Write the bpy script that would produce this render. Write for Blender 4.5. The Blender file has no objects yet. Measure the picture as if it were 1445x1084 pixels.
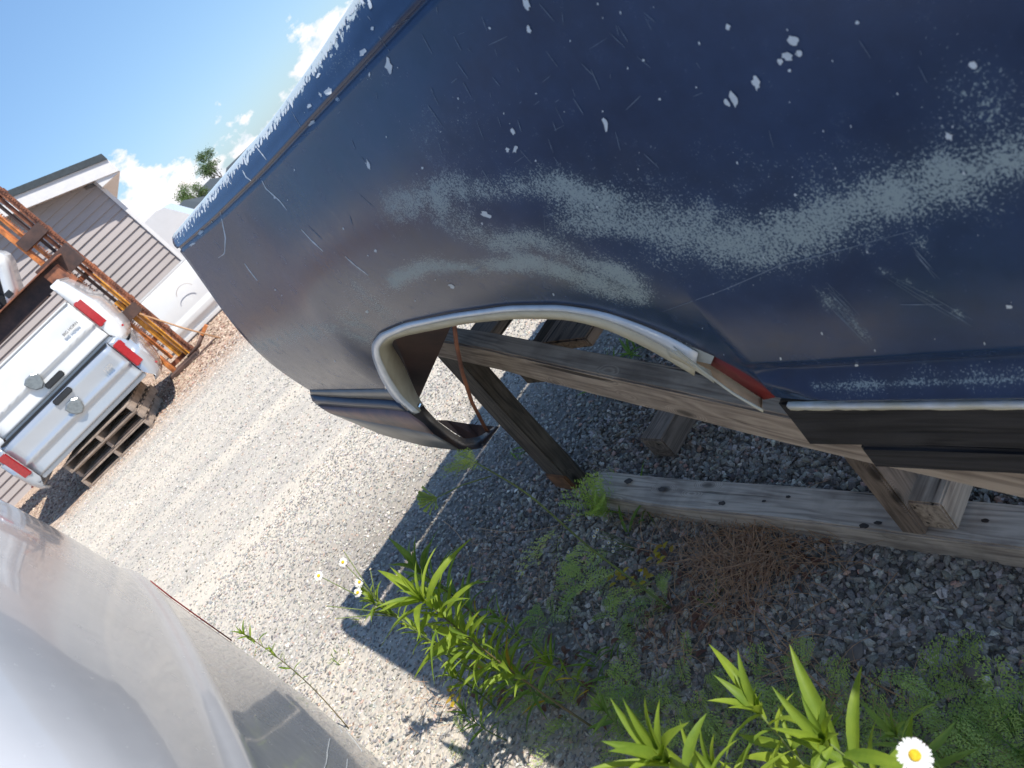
import bpy, bmesh, math, random
import numpy as np
from mathutils import Vector, Matrix
from mathutils.bvhtree import BVHTree
R = math.radians
sc = bpy.context.scene
COL = sc.collection

# ------------------------------------------------------------------ camera
FPX = 1085.0; PHI = R(44.2); TH = R(24.3); CAMZ = 1.4
cF = Vector((0, math.cos(TH), -math.sin(TH))); cD = Vector((0, -math.sin(TH), -math.cos(TH))); cR = Vector((1, 0, 0))
cx = cR * math.cos(PHI) + cD * math.sin(PHI)
cy = cR * math.sin(PHI) - cD * math.cos(PHI)
cam_d = bpy.data.cameras.new('camera'); cam = bpy.data.objects.new('camera', cam_d); COL.objects.link(cam)
m = Matrix((cx, cy, -cF)).transposed().to_4x4(); m.translation = Vector((0, 0, CAMZ)); cam.matrix_world = m
cam_d.sensor_width = 36; cam_d.lens = FPX / 1445 * 36; cam_d.clip_start = 0.02; cam_d.clip_end = 3000
cam_d.dof.use_dof = True; cam_d.dof.focus_distance = 1.7; cam_d.dof.aperture_fstop = 11
sc.camera = cam

# ------------------------------------------------------------------ light
SUN = Vector((-.77, .56, -1.39)).normalized()           # travel direction of the sunlight
sun_el = math.asin(-SUN.z); sun_az = math.atan2(-SUN.x, -SUN.y)
w = bpy.data.worlds.new('World'); sc.world = w; w.use_nodes = True
nt = w.node_tree; N = nt.nodes; L = nt.links
for n in list(N): N.remove(n)
wo = N.new('ShaderNodeOutputWorld'); bg = N.new('ShaderNodeBackground'); L.new(bg.outputs[0], wo.inputs[0])
sky = N.new('ShaderNodeTexSky'); sky.sky_type = 'NISHITA'; sky.sun_disc = False
sky.sun_elevation = sun_el; sky.sun_rotation = sun_az; sky.air_density = 1.0; sky.dust_density = 0.4; sky.ozone_density = 3.0
bg.inputs[1].default_value = 0.115
# cumulus clouds, low over the horizon all round
tc = N.new('ShaderNodeTexCoord'); sep = N.new('ShaderNodeSeparateXYZ'); L.new(tc.outputs['Generated'], sep.inputs[0])
def wn(t, **k):
    n = N.new(t)
    for a, b in k.items(): setattr(n, a, b)
    return n
mp = wn('ShaderNodeMapping'); mp.inputs['Scale'].default_value = (1, 1, 1.7); L.new(tc.outputs['Generated'], mp.inputs[0])
n1 = wn('ShaderNodeTexNoise'); n1.inputs['Scale'].default_value = 7.5; n1.inputs['Detail'].default_value = 9; n1.inputs['Roughness'].default_value = .56
L.new(mp.outputs[0], n1.inputs['Vector'])
flat = wn('ShaderNodeMapping'); flat.inputs['Scale'].default_value = (1, 1, .15); L.new(tc.outputs['Generated'], flat.inputs[0])
n0 = wn('ShaderNodeTexNoise'); n0.inputs['Scale'].default_value = 5.2; n0.inputs['Detail'].default_value = 2; L.new(flat.outputs[0], n0.inputs['Vector'])
n1.inputs['Scale'].default_value = 22; n1.inputs['Roughness'].default_value = .6
hgt = wn('ShaderNodeMath', operation='MULTIPLY_ADD'); L.new(n0.outputs[0], hgt.inputs[0]); hgt.inputs[1].default_value = .36; hgt.inputs[2].default_value = -.137
bil = wn('ShaderNodeMath', operation='MULTIPLY_ADD'); L.new(n1.outputs[0], bil.inputs[0]); bil.inputs[1].default_value = .16; L.new(hgt.outputs[0], bil.inputs[2])
ad = wn('ShaderNodeMath', operation='SUBTRACT'); L.new(bil.outputs[0], ad.inputs[0]); L.new(sep.outputs[2], ad.inputs[1])
cm = wn('ShaderNodeMapRange'); cm.inputs[1].default_value = .075; cm.inputs[2].default_value = .092; L.new(ad.outputs[0], cm.inputs[0])
n2 = wn('ShaderNodeTexNoise'); n2.inputs['Scale'].default_value = 26; n2.inputs['Detail'].default_value = 5; L.new(mp.outputs[0], n2.inputs['Vector'])
cr = wn('ShaderNodeValToRGB'); cr.color_ramp.elements[0].position = .3; cr.color_ramp.elements[0].color = (3.6, 3.8, 4.2, 1)
cr.color_ramp.elements[1].position = .65; cr.color_ramp.elements[1].color = (5.1, 4.75, 4.6, 1); L.new(n2.outputs[0], cr.inputs[0])
mx = wn('ShaderNodeMix', data_type='RGBA'); L.new(cm.outputs[0], mx.inputs[0])
gm = wn('ShaderNodeGamma'); gm.inputs[1].default_value = .62; hs = wn('ShaderNodeHueSaturation'); hs.inputs['Saturation'].default_value = 1.12; hs.inputs['Value'].default_value = 1.1
tn = wn('ShaderNodeMix', data_type='RGBA', blend_type='MULTIPLY'); tn.inputs[0].default_value = 1; tn.inputs[7].default_value = (.72, .92, 1.16, 1)
L.new(sky.outputs[0], gm.inputs[0]); L.new(gm.outputs[0], hs.inputs['Color']); L.new(hs.outputs[0], tn.inputs[6]); L.new(tn.outputs[2], mx.inputs[6]); L.new(cr.outputs[0], mx.inputs[7]); L.new(mx.outputs[2], bg.inputs[0])
sd = bpy.data.lights.new('sun', 'SUN'); so = bpy.data.objects.new('sun', sd); COL.objects.link(so)
sd.energy = 2.9; sd.angle = R(.53); sd.color = (1, .95, .87); so.rotation_euler = SUN.to_track_quat('-Z', 'Y').to_euler()
sc.view_settings.view_transform = 'Standard'; sc.view_settings.look = 'None'; sc.view_settings.gamma = 1
sc.view_settings.exposure = 1.15; sc.view_settings.use_curve_mapping = False

# ------------------------------------------------------------------ measuring helpers (photo pixel -> point at real depth)
def ray(px, py):
    dx, dy = px - 722.5, py - 542
    return ((cR * math.cos(PHI) + cD * math.sin(PHI)) * dx + (cD * math.cos(PHI) - cR * math.sin(PHI)) * dy) / FPX + cF
def gnd(px, py, z=0.0):
    r = ray(px, py); t = (z - CAMZ) / r.z; return Vector((r.x * t, r.y * t, z))
AZ = R(-25.3); AX = Vector((math.sin(AZ), math.cos(AZ), 0)); NX = Vector((math.cos(AZ), -math.sin(AZ), 0))
def onN(px, py, n):
    r = ray(px, py); t = n / r.dot(NX); p = r * t; p.z += CAMZ; return p
def aty(px, py, y):
    r = ray(px, py); t = y / r.y; return Vector((r.x * t, y, r.z * t + CAMZ))
def atd(px, py, d):
    r = ray(px, py).normalized() * d; return Vector((r.x, r.y, r.z + CAMZ))
def anz(s, n, z): return AX * s + NX * n + Vector((0, 0, z))

# ------------------------------------------------------------------ materials
def newmat(name):
    mt = bpy.data.materials.new(name); mt.use_nodes = True
    t = mt.node_tree; b = t.nodes['Principled BSDF']
    return mt, t, b
def nd(t, typ, **k):
    n = t.nodes.new(typ)
    for a, b in k.items(): setattr(n, a, b)
    return n
def ramp(t, src, stops):
    r = nd(t, 'ShaderNodeValToRGB'); e = r.color_ramp.elements
    while len(e) < len(stops): e.new(.5)
    for i, (p, c) in enumerate(stops):
        e[i].position = p; e[i].color = (c[0], c[1], c[2], 1) if hasattr(c, '__len__') else (c, c, c, 1)
    t.links.new(src, r.inputs[0]); return r.outputs[0]
def noise(t, vec, scale, det=4, rough=.5, dist=0):
    n = nd(t, 'ShaderNodeTexNoise'); n.inputs['Scale'].default_value = scale; n.inputs['Detail'].default_value = det
    n.inputs['Roughness'].default_value = rough; n.inputs['Distortion'].default_value = dist
    if vec is not None: t.links.new(vec, n.inputs['Vector'])
    return n.outputs[0]
def mixc(t, f, a, b, mode='MIX'):
    x = nd(t, 'ShaderNodeMix', data_type='RGBA', blend_type=mode)
    for s, i in ((f, 0), (a, 6), (b, 7)):
        if hasattr(s, 'is_linked') or hasattr(s, 'links'): t.links.new(s, x.inputs[i])
        else: x.inputs[i].default_value = s if i == 0 else (s[0], s[1], s[2], 1)
    return x.outputs[2]
def mth(t, op, a, b=0.0):
    x = nd(t, 'ShaderNodeMath', operation=op)
    for s, i in ((a, 0), (b, 1)):
        if hasattr(s, 'links'): t.links.new(s, x.inputs[i])
        else: x.inputs[i].default_value = s
    return x.outputs[0]
def bump(t, b, h, strength=.3, dist=.01):
    n = nd(t, 'ShaderNodeBump'); n.inputs['Strength'].default_value = strength; n.inputs['Distance'].default_value = dist
    t.links.new(h, n.inputs['Height']); t.links.new(n.outputs[0], b.inputs['Normal'])
def coord(t, kind='Object', scale=(1, 1, 1)):
    c = nd(t, 'ShaderNodeTexCoord'); mpn = nd(t, 'ShaderNodeMapping'); mpn.inputs['Scale'].default_value = scale
    t.links.new(c.outputs[kind], mpn.inputs[0]); return mpn.outputs[0]
def gpos(t, scale=(1, 1, 1)):
    c = nd(t, 'ShaderNodeNewGeometry'); mpn = nd(t, 'ShaderNodeMapping'); mpn.inputs['Scale'].default_value = scale
    t.links.new(c.outputs['Position'], mpn.inputs[0]); return mpn.outputs[0]

def simple(name, c, rough=.6, metal=0, var=.25, scale=12, bmp=.15, coat=0, c2=None, kind='Object'):
    mt, t, b = newmat(name)
    v = coord(t, kind); n_ = noise(t, v, scale, 6, .6)
    c2 = c2 or tuple(x * (1 - var) for x in c)
    t.links.new(ramp(t, n_, [(.35, c2), (.65, c)]), b.inputs['Base Color'])
    b.inputs['Roughness'].default_value = rough; b.inputs['Metallic'].default_value = metal; b.inputs['Coat Weight'].default_value = coat
    b.inputs['Coat Roughness'].default_value = .06
    if bmp: bump(t, b, noise(t, v, scale * 6, 4), bmp, .002)
    return mt

def wood(name, light, dark, rough=.85, knots=True, gs=1.0):
    mt, t, b = newmat(name)
    oi = nd(t, 'ShaderNodeObjectInfo'); c = nd(t, 'ShaderNodeTexCoord')
    va = nd(t, 'ShaderNodeVectorMath', operation='ADD'); sca = nd(t, 'ShaderNodeVectorMath', operation='SCALE')
    cmb = nd(t, 'ShaderNodeCombineXYZ')
    for i in range(3): t.links.new(oi.outputs['Random'], cmb.inputs[i])
    t.links.new(cmb.outputs[0], sca.inputs[0]); sca.inputs['Scale'].default_value = 7
    t.links.new(c.outputs['Object'], va.inputs[0]); t.links.new(sca.outputs[0], va.inputs[1])
    m1 = nd(t, 'ShaderNodeMapping'); m1.inputs['Scale'].default_value = (1.3 * gs, 14 * gs, 14 * gs); t.links.new(va.outputs[0], m1.inputs[0])
    m2 = nd(t, 'ShaderNodeMapping'); m2.inputs['Scale'].default_value = (3 * gs, 130 * gs, 130 * gs); t.links.new(va.outputs[0], m2.inputs[0])
    m3 = nd(t, 'ShaderNodeMapping'); m3.inputs['Scale'].default_value = (6, 15, 15); t.links.new(va.outputs[0], m3.inputs[0])
    vo = nd(t, 'ShaderNodeTexVoronoi'); vo.inputs['Scale'].default_value = 1; t.links.new(m3.outputs[0], vo.inputs['Vector'])
    kn = ramp(t, vo.outputs['Distance'], [(.0, 1), (.13, .85), (.3, 0)])
    nb = noise(t, m1.outputs[0], 1, 3, .5, .4)
    ring = mth(t, 'ADD', nb, mth(t, 'MULTIPLY', kn, .5 if knots else 0))
    rg = mth(t, 'FRACT', mth(t, 'MULTIPLY', ring, 11))
    tri = mth(t, 'ABSOLUTE', mth(t, 'SUBTRACT', rg, .5))
    fine = noise(t, m2.outputs[0], 1, 4, .6)
    g = mth(t, 'ADD', mth(t, 'MULTIPLY', tri, .55), mth(t, 'MULTIPLY', fine, .75))
    colr = ramp(t, g, [(.22, dark), (.62, light)])
    st = noise(t, va.outputs[0], 9, 5, .6)
    colr = mixc(t, mth(t, 'MULTIPLY', ramp(t, st, [(.45, 0), (.7, 1)]), .45), colr, tuple(x * .45 for x in dark))
    if knots:
        kk = ramp(t, vo.outputs['Distance'], [(.09, 1), (.19, 0)])
        colr = mixc(t, mth(t, 'MULTIPLY', kk, .8), colr, tuple(x * .25 for x in dark))
    m4 = nd(t, 'ShaderNodeMapping'); m4.inputs['Scale'].default_value = (1.6, 55, 55); t.links.new(va.outputs[0], m4.inputs[0])
    crk = ramp(t, noise(t, m4.outputs[0], 1, 3, .45), [(.30, 1), (.345, 0)])
    colr = mixc(t, mth(t, 'MULTIPLY', crk, .85), colr, tuple(x * .18 for x in dark))
    t.links.new(colr, b.inputs['Base Color']); b.inputs['Roughness'].default_value = rough
    b.inputs['Specular IOR Level'].default_value = .3
    bump(t, b, mth(t, 'SUBTRACT', g, crk), .6, .0025)
    return mt

def leafmat(name, c, c2, trans=.45, scale=40):
    mt, t, b = newmat(name)
    oi = nd(t, 'ShaderNodeObjectInfo'); v = gpos(t)
    n_ = noise(t, v, scale, 4)
    f = mth(t, 'ADD', mth(t, 'MULTIPLY', n_, .8), mth(t, 'MULTIPLY', oi.outputs['Random'], .35))
    cc = ramp(t, f, [(.3, c2), (.75, c)])
    t.links.new(cc, b.inputs['Base Color']); b.inputs['Roughness'].default_value = .5; b.inputs['Specular IOR Level'].default_value = .35
    tr = nd(t, 'ShaderNodeBsdfTranslucent'); mxs = nd(t, 'ShaderNodeMixShader'); mxs.inputs[0].default_value = trans
    t.links.new(mixc(t, 1.0, cc, (1.0, 1.0, .35), 'MULTIPLY'), tr.inputs[0])
    t.links.new(b.outputs[0], mxs.inputs[1]); t.links.new(tr.outputs[0], mxs.inputs[2])
    t.links.new(mxs.outputs[0], t.nodes['Material Output'].inputs[0])
    return mt

M = {}
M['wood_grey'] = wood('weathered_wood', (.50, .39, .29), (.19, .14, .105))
M['wood_dark'] = wood('shaded_old_wood', (.28, .205, .15), (.09, .066, .048))  # rack wood again, its shade put into a darker tone
M['wood_post'] = wood('brown_treated_wood', (.13, .10, .07), (.035, .027, .02))
M['wood_pale'] = wood('pale_grey_wood', (.60, .49, .385), (.27, .21, .165))
M['wood_black'] = wood('black_stained_wood', (.040, .036, .036), (.010, .009, .010), .65, False, 1.2)
M['wood_cut'] = simple('wet_orange_wood', (.26, .11, .04), .7, var=.5, scale=30)
M['pallet'] = simple('pallet_wood', (.42, .33, .26), .85, var=.45, scale=9)
M['white_paint'] = simple('white_truck_paint', (.74, .75, .75), .3, var=.05, scale=3, bmp=0, coat=.8)
M['silver_paint'] = simple('silver_truck_paint', (.50, .53, .57), .25, metal=.45, var=.05, scale=3, bmp=0, coat=1)
M['dark'] = simple('dark_void', (.012, .014, .018), .8, bmp=0)
M['black_plastic'] = simple('black_plastic', (.03, .032, .036), .4, bmp=0)
M['red_lens'] = simple('red_lens', (.42, .012, .02), .12, bmp=0, coat=1, scale=40)
M['clear_lens'] = simple('clear_lens', (.75, .75, .76), .15, metal=.3, bmp=.0, coat=1, scale=60)
M['chrome'] = simple('chrome', (.82, .83, .85), .08, metal=1, var=.1, bmp=0)
M['rust'] = simple('rust_steel', (.42, .16, .08), .85, c2=(.13, .06, .045), scale=9, bmp=.4)
M['rust_dark'] = simple('brown_rusty_steel', (.13, .075, .06), .8, c2=(.06, .042, .04), scale=6, bmp=.3)
M['orange'] = simple('orange_faded_paint', (.85, .30, .08), .6, c2=(.30, .10, .04), scale=10, bmp=.2)
M['yellow'] = simple('yellow_orange_paint', (.88, .42, .05), .55, c2=(.45, .17, .04), scale=14, bmp=.2)
M['cream'] = simple('cream_primer', (.66, .61, .46), .55, c2=(.50, .45, .32), scale=14, bmp=.1)
M['grey_primer'] = simple('grey_primer', (.46, .48, .45), .6, var=.2, scale=20, bmp=.1)
M['tan_primer'] = simple('tan_primer', (.50, .33, .18), .6, c2=(.33, .20, .11), scale=24, bmp=.15)
M['red_primer'] = simple('red_primer', (.22, .016, .016), .55, var=.3, scale=20, bmp=.1)
M['chip'] = simple('bare_chip', (.62, .66, .68), .6, var=.15, scale=60, bmp=.1)
M['chip_dim'] = simple('scratched_paint', (.16, .21, .28), .6, var=.2, scale=60, bmp=0)
M['siding'] = simple('tan_vinyl_siding', (.42, .375, .36), .55, c2=(.37, .335, .315), scale=.7, bmp=.05, kind='Object')
M['trim'] = simple('white_trim', (.74, .73, .72), .5, var=.06, bmp=.05)
M['shingle'] = simple('dark_roof_shingle', (.06, .075, .085), .9, scale=20)
M['soffit'] = simple('soffit_vinyl', (.50, .45, .42), .6, var=.1)
M['leaf_lit'] = leafmat('sunlit_leaf', (.30, .40, .045), (.14, .24, .035), .5)  # leaf green with the sunlight put in, brighter and yellower
M['leaf_shaded'] = leafmat('shaded_leaf', (.24, .36, .08), (.12, .22, .05), .4)  # leaves standing in shade, the shade put into a deeper green
M['fern'] = leafmat('feathery_leaf', (.50, .60, .18), (.28, .40, .10), .4)
M['leaf_yellow'] = leafmat('yellowing_leaf', (.62, .46, .03), (.40, .24, .03), .4)
M['stem'] = simple('green_stem', (.17, .22, .06), .6, c2=(.10, .14, .04), scale=30, bmp=0)
M['stem_brown'] = simple('brown_stem', (.20, .12, .06), .7, c2=(.10, .13, .05), scale=12, bmp=0)
M['petal'] = leafmat('white_petal', (.85, .85, .86), (.75, .75, .78), .3)
M['disc'] = simple('yellow_disc', (.80, .55, .02), .8, c2=(.6, .36, .01), scale=300, bmp=.6)
M['straw'] = leafmat('dry_straw', (.62, .38, .21), (.28, .12, .06), .2, 60)
M['dead_leaf'] = leafmat('dead_leaf', (.22, .10, .06), (.10, .045, .03), .2, 20)
M['bark'] = simple('bark', (.12, .10, .08), .9, scale=10)
M['tree_leaf'] = leafmat('tree_leaf', (.10, .16, .05), (.05, .09, .03), .3, 2)
M['pebble'] = simple('brown_stone', (.20, .155, .125), .8, var=.3, scale=25, bmp=.2)

def vcol(name, rough=.85):
    mt, t, b = newmat(name)
    a = nd(t, 'ShaderNodeAttribute'); a.attribute_name = 'Col'
    n_ = noise(t, gpos(t), 260, 4, .7)
    t.links.new(mixc(t, .85, a.outputs['Color'], ramp(t, n_, [(.25, .55), (.75, 1.35)]), 'MULTIPLY'), b.inputs['Base Color'])
    b.inputs['Roughness'].default_value = rough; b.inputs['Specular IOR Level'].default_value = .3
    bump(t, b, n_, .35, .002)
    return mt
M['stones'] = vcol('crushed_stone')

# ground sheet
def ground_mat():
    mt, t, b = newmat('gravel_ground')
    p = gpos(t)
    sp = nd(t, 'ShaderNodeSeparateXYZ'); t.links.new(p, sp.inputs[0])
    vo = nd(t, 'ShaderNodeTexVoronoi'); vo.inputs['Scale'].default_value = 62; t.links.new(p, vo.inputs['Vector'])
    big = noise(t, p, 1.4, 6, .6); med = noise(t, p, 30, 5, .65)
    # wheel tracks running left to right between y = 4 and y = 9
    mpn = nd(t, 'ShaderNodeMapping'); mpn.inputs['Scale'].default_value = (.16, 1.25, 1); mpn.inputs['Rotation'].default_value = (0, 0, R(-6)); t.links.new(p, mpn.inputs[0])
    tr = noise(t, mpn.outputs[0], 1.6, 5, .55, .3)
    sh = nd(t, 'ShaderNodeSeparateColor'); t.links.new(vo.outputs['Color'], sh.inputs[0])
    stone = ramp(t, sh.outputs[0], [(0, (.22, .215, .205)), (.5, (.37, .35, .325)), (.92, (.56, .52, .46)), (1, (.50, .36, .29))])
    dust = ramp(t, tr, [(.34, (.46, .415, .345)), (.68, (.60, .53, .43))])
    k = mth(t, 'ADD', ramp(t, tr, [(.4, .55), (.6, .9)]), mth(t, 'MULTIPLY', mth(t, 'SUBTRACT', med, .5), 1.3))
    colr = mixc(t, k, stone, dust)
    # chips and bark beyond y = 9.2
    edge = mth(t, 'ADD', sp.outputs[1], mth(t, 'MULTIPLY', noise(t, p, 2.2, 5, .6), 1.2))
    f = nd(t, 'ShaderNodeMapRange'); f.inputs[1].default_value = 9.2; f.inputs[2].default_value = 10.2; t.links.new(edge, f.inputs[0])
    vo2 = nd(t, 'ShaderNodeTexVoronoi'); vo2.inputs['Scale'].default_value = 26; t.links.new(p, vo2.inputs['Vector'])
    sh2 = nd(t, 'ShaderNodeSeparateColor'); t.links.new(vo2.outputs['Color'], sh2.inputs[0])
    chips = ramp(t, sh2.outputs[0], [(0, (.20, .13, .10)), (.5, (.42, .31, .23)), (1, (.60, .48, .38))])
    colr = mixc(t, f.outputs[0], colr, chips)
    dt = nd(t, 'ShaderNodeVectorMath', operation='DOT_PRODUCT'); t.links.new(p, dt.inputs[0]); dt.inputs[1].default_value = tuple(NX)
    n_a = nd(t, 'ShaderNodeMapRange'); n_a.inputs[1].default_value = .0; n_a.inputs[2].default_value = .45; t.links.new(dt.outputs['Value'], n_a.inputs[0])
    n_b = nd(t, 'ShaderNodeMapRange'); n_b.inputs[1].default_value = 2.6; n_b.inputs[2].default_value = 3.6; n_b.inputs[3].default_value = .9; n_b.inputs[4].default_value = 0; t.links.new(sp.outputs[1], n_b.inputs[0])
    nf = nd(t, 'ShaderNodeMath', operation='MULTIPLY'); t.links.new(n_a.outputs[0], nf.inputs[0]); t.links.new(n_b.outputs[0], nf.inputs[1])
    colr = mixc(t, nf.outputs[0], colr, ramp(t, med, [(.3, (.09, .08, .07)), (.7, (.22, .195, .165))]))  # darker gravel by the rack, the panel's shade put into its tone
    t.links.new(colr, b.inputs['Base Color']); b.inputs['Roughness'].default_value = .95; b.inputs['Specular IOR Level'].default_value = .2
    h = mth(t, 'ADD', mth(t, 'MULTIPLY', vo.outputs['Distance'], -.6), mth(t, 'MULTIPLY', med, .8))
    bump(t, b, h, .7, .012)
    return mt
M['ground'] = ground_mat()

# ------------------------------------------------------------------ object helpers
def tag(o, label=None, cat=None, group=None, kind=None):
    if label: o['label'] = label
    if cat: o['category'] = cat
    if group: o['group'] = group
    if kind: o['kind'] = kind
    return o
def empty(name, loc, label, cat, group=None, rz=0):
    o = bpy.data.objects.new(name, None); COL.objects.link(o); o.location = loc; o.rotation_euler.z = rz
    o.empty_display_size = .1
    return tag(o, label, cat, group)
def link(name, me, mat, parent=None, world=True, smooth=False):
    o = bpy.data.objects.new(name, me); COL.objects.link(o)
    if mat is not None and not me.materials: me.materials.append(mat)
    if smooth:
        for p in me.polygons: p.use_smooth = True
    if parent:
        o.parent = parent
        if world:
            pm = Matrix.Translation(parent.location) @ parent.rotation_euler.to_matrix().to_4x4()
            if parent.parent: pm = Matrix.Translation(parent.parent.location) @ parent.parent.rotation_euler.to_matrix().to_4x4() @ pm
            o.matrix_parent_inverse = pm.inverted()
    return o
def mesh(name, V, F, mat, parent=None, world=True, smooth=False):
    me = bpy.data.meshes.new(name); me.from_pydata([tuple(v) for v in V], [], F); me.update()
    return link(name, me, mat, parent, world, smooth)
def grid(name, rows, mat, parent=None, smooth=True, thick=0, world=True, flip=False):
    nr, nc = len(rows), len(rows[0]); V = [p for r_ in rows for p in r_]
    F = []
    for i in range(nr - 1):
        for j in range(nc - 1):
            q = (i * nc + j, i * nc + j + 1, (i + 1) * nc + j + 1, (i + 1) * nc + j)
            F.append(q[::-1] if flip else q)
    o = mesh(name, V, F, mat, parent, world, smooth)
    if thick:
        s = o.modifiers.new('s', 'SOLIDIFY'); s.thickness = thick; s.offset = 0
    return o
def box_bm(bm, c, s, rot=None):
    r = bmesh.ops.create_cube(bm, size=1)
    mt = Matrix.Translation(c) @ (rot.to_4x4() if rot else Matrix.Identity(4)) @ Matrix.Diagonal((s[0], s[1], s[2], 1))
    bmesh.ops.transform(bm, matrix=mt, verts=r['verts']); return r['verts']
def tube_bm(bm, pts, rad, n=6):
    rads = rad if hasattr(rad, '__len__') else [rad] * len(pts)
    rings = []
    for i, p in enumerate(pts):
        d = (Vector(pts[min(i + 1, len(pts) - 1)]) - Vector(pts[max(i - 1, 0)])).normalized()
        a = d.orthogonal().normalized() if i == 0 else (rings[-1][1] - d * rings[-1][1].dot(d)).normalized()
        b = d.cross(a)
        rings.append(([bm.verts.new(Vector(p) + (a * math.cos(k * 6.2832 / n) + b * math.sin(k * 6.2832 / n)) * rads[i]) for k in range(n)], a))
    for i in range(len(rings) - 1):
        for k in range(n):
            bm.faces.new((rings[i][0][k], rings[i][0][(k + 1) % n], rings[i + 1][0][(k + 1) % n], rings[i + 1][0][k]))
    bm.faces.new(rings[0][0][::-1]); bm.faces.new(rings[-1][0])
def from_bm(name, bm, mat, parent=None, world=True, smooth=False, bevel=0):
    if bevel: bmesh.ops.bevel(bm, geom=bm.edges[:], offset=bevel, segments=2, affect='EDGES', clamp_overlap=True)
    bmesh.ops.recalc_face_normals(bm, faces=bm.faces[:])
    me = bpy.data.meshes.new(name); bm.to_mesh(me); bm.free()
    return link(name, me, mat, parent, world, smooth)
def boxo(name, c, s, mat, parent=None, rot=None, bevel=.004, world=True):
    bm = bmesh.new(); box_bm(bm, Vector(c), s, rot); return from_bm(name, bm, mat, parent, world, False, bevel)
def tubeo(name, pts, rad, mat, parent=None, n=6, world=True):
    bm = bmesh.new(); tube_bm(bm, pts, rad, n); return from_bm(name, bm, mat, parent, world, True)
def board(name, p0, p1, w, h, mat, up=(0, 0, 1), parent=None, seed=0, bevel=.004):
    """a sawn board between two end points, its grain along local X; w across, h along up"""
    p0, p1 = Vector(p0), Vector(p1); X = (p1 - p0).normalized(); Z = Vector(up); Z = (Z - X * Z.dot(X)).normalized(); Y = Z.cross(X)
    ln = (p1 - p0).length; bm = bmesh.new(); box_bm(bm, Vector((0, 0, 0)), (ln, w, h))
    cuts = max(3, int(ln / .08))
    bmesh.ops.bevel(bm, geom=bm.edges[:], offset=bevel, segments=2, affect='EDGES')
    bmesh.ops.subdivide_edges(bm, edges=[e for e in bm.edges if abs(e.verts[0].co.x - e.verts[1].co.x) > ln * .5], cuts=cuts)
    rnd = random.Random(seed + 11)
    a1, a2, ph = rnd.uniform(.6, 1.4), rnd.uniform(.6, 1.4), rnd.uniform(0, 6)
    for v in bm.verts:
        v.co.y += .0025 * math.sin(v.co.x * 7 * a1 + ph); v.co.z += .002 * math.sin(v.co.x * 9 * a2 + ph * 2)
        v.co += Vector((rnd.uniform(-1, 1), rnd.uniform(-1, 1), rnd.uniform(-1, 1))) * .0006
    me = bpy.data.meshes.new(name); bmesh.ops.recalc_face_normals(bm, faces=bm.faces[:]); bm.to_mesh(me); bm.free(); me.materials.append(mat)
    o = bpy.data.objects.new(name, me); COL.objects.link(o)
    mw = Matrix((X, Y, Z)).transposed().to_4x4(); mw.translation = (p0 + p1) / 2
    if parent:
        o.parent = parent; pm = Matrix.Translation(parent.location) @ parent.rotation_euler.to_matrix().to_4x4(); mw = pm.inverted() @ mw
    o.location = mw.translation; o.rotation_euler = mw.to_euler()
    return o
def resample(pts, n):
    pts = [Vector(p) for p in pts]; d = [0]
    for a, b in zip(pts, pts[1:]): d.append(d[-1] + (b - a).length)
    out = []
    for i in range(n):
        x = d[-1] * i / (n - 1); j = 0
        while j < len(d) - 2 and d[j + 1] < x: j += 1
        f = (x - d[j]) / max(1e-9, d[j + 1] - d[j]); out.append(pts[j].lerp(pts[j + 1], f))
    return out
def smooth_pts(pts, n, it=2):
    p = resample(pts, n)
    for _ in range(it):
        p = [p[0]] + [(p[i - 1] + p[i] * 2 + p[i + 1]) / 4 for i in range(1, n - 1)] + [p[-1]]
    return p

# ================================================================== SETTING
S = 400
V = []; F = []
mesh('ground', [(-S, -S, 0), (S, -S, 0), (S, S * 3, 0), (-S, S * 3, 0)], [(0, 1, 2, 3)], M['ground']).__setitem__('kind', 'structure')

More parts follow.
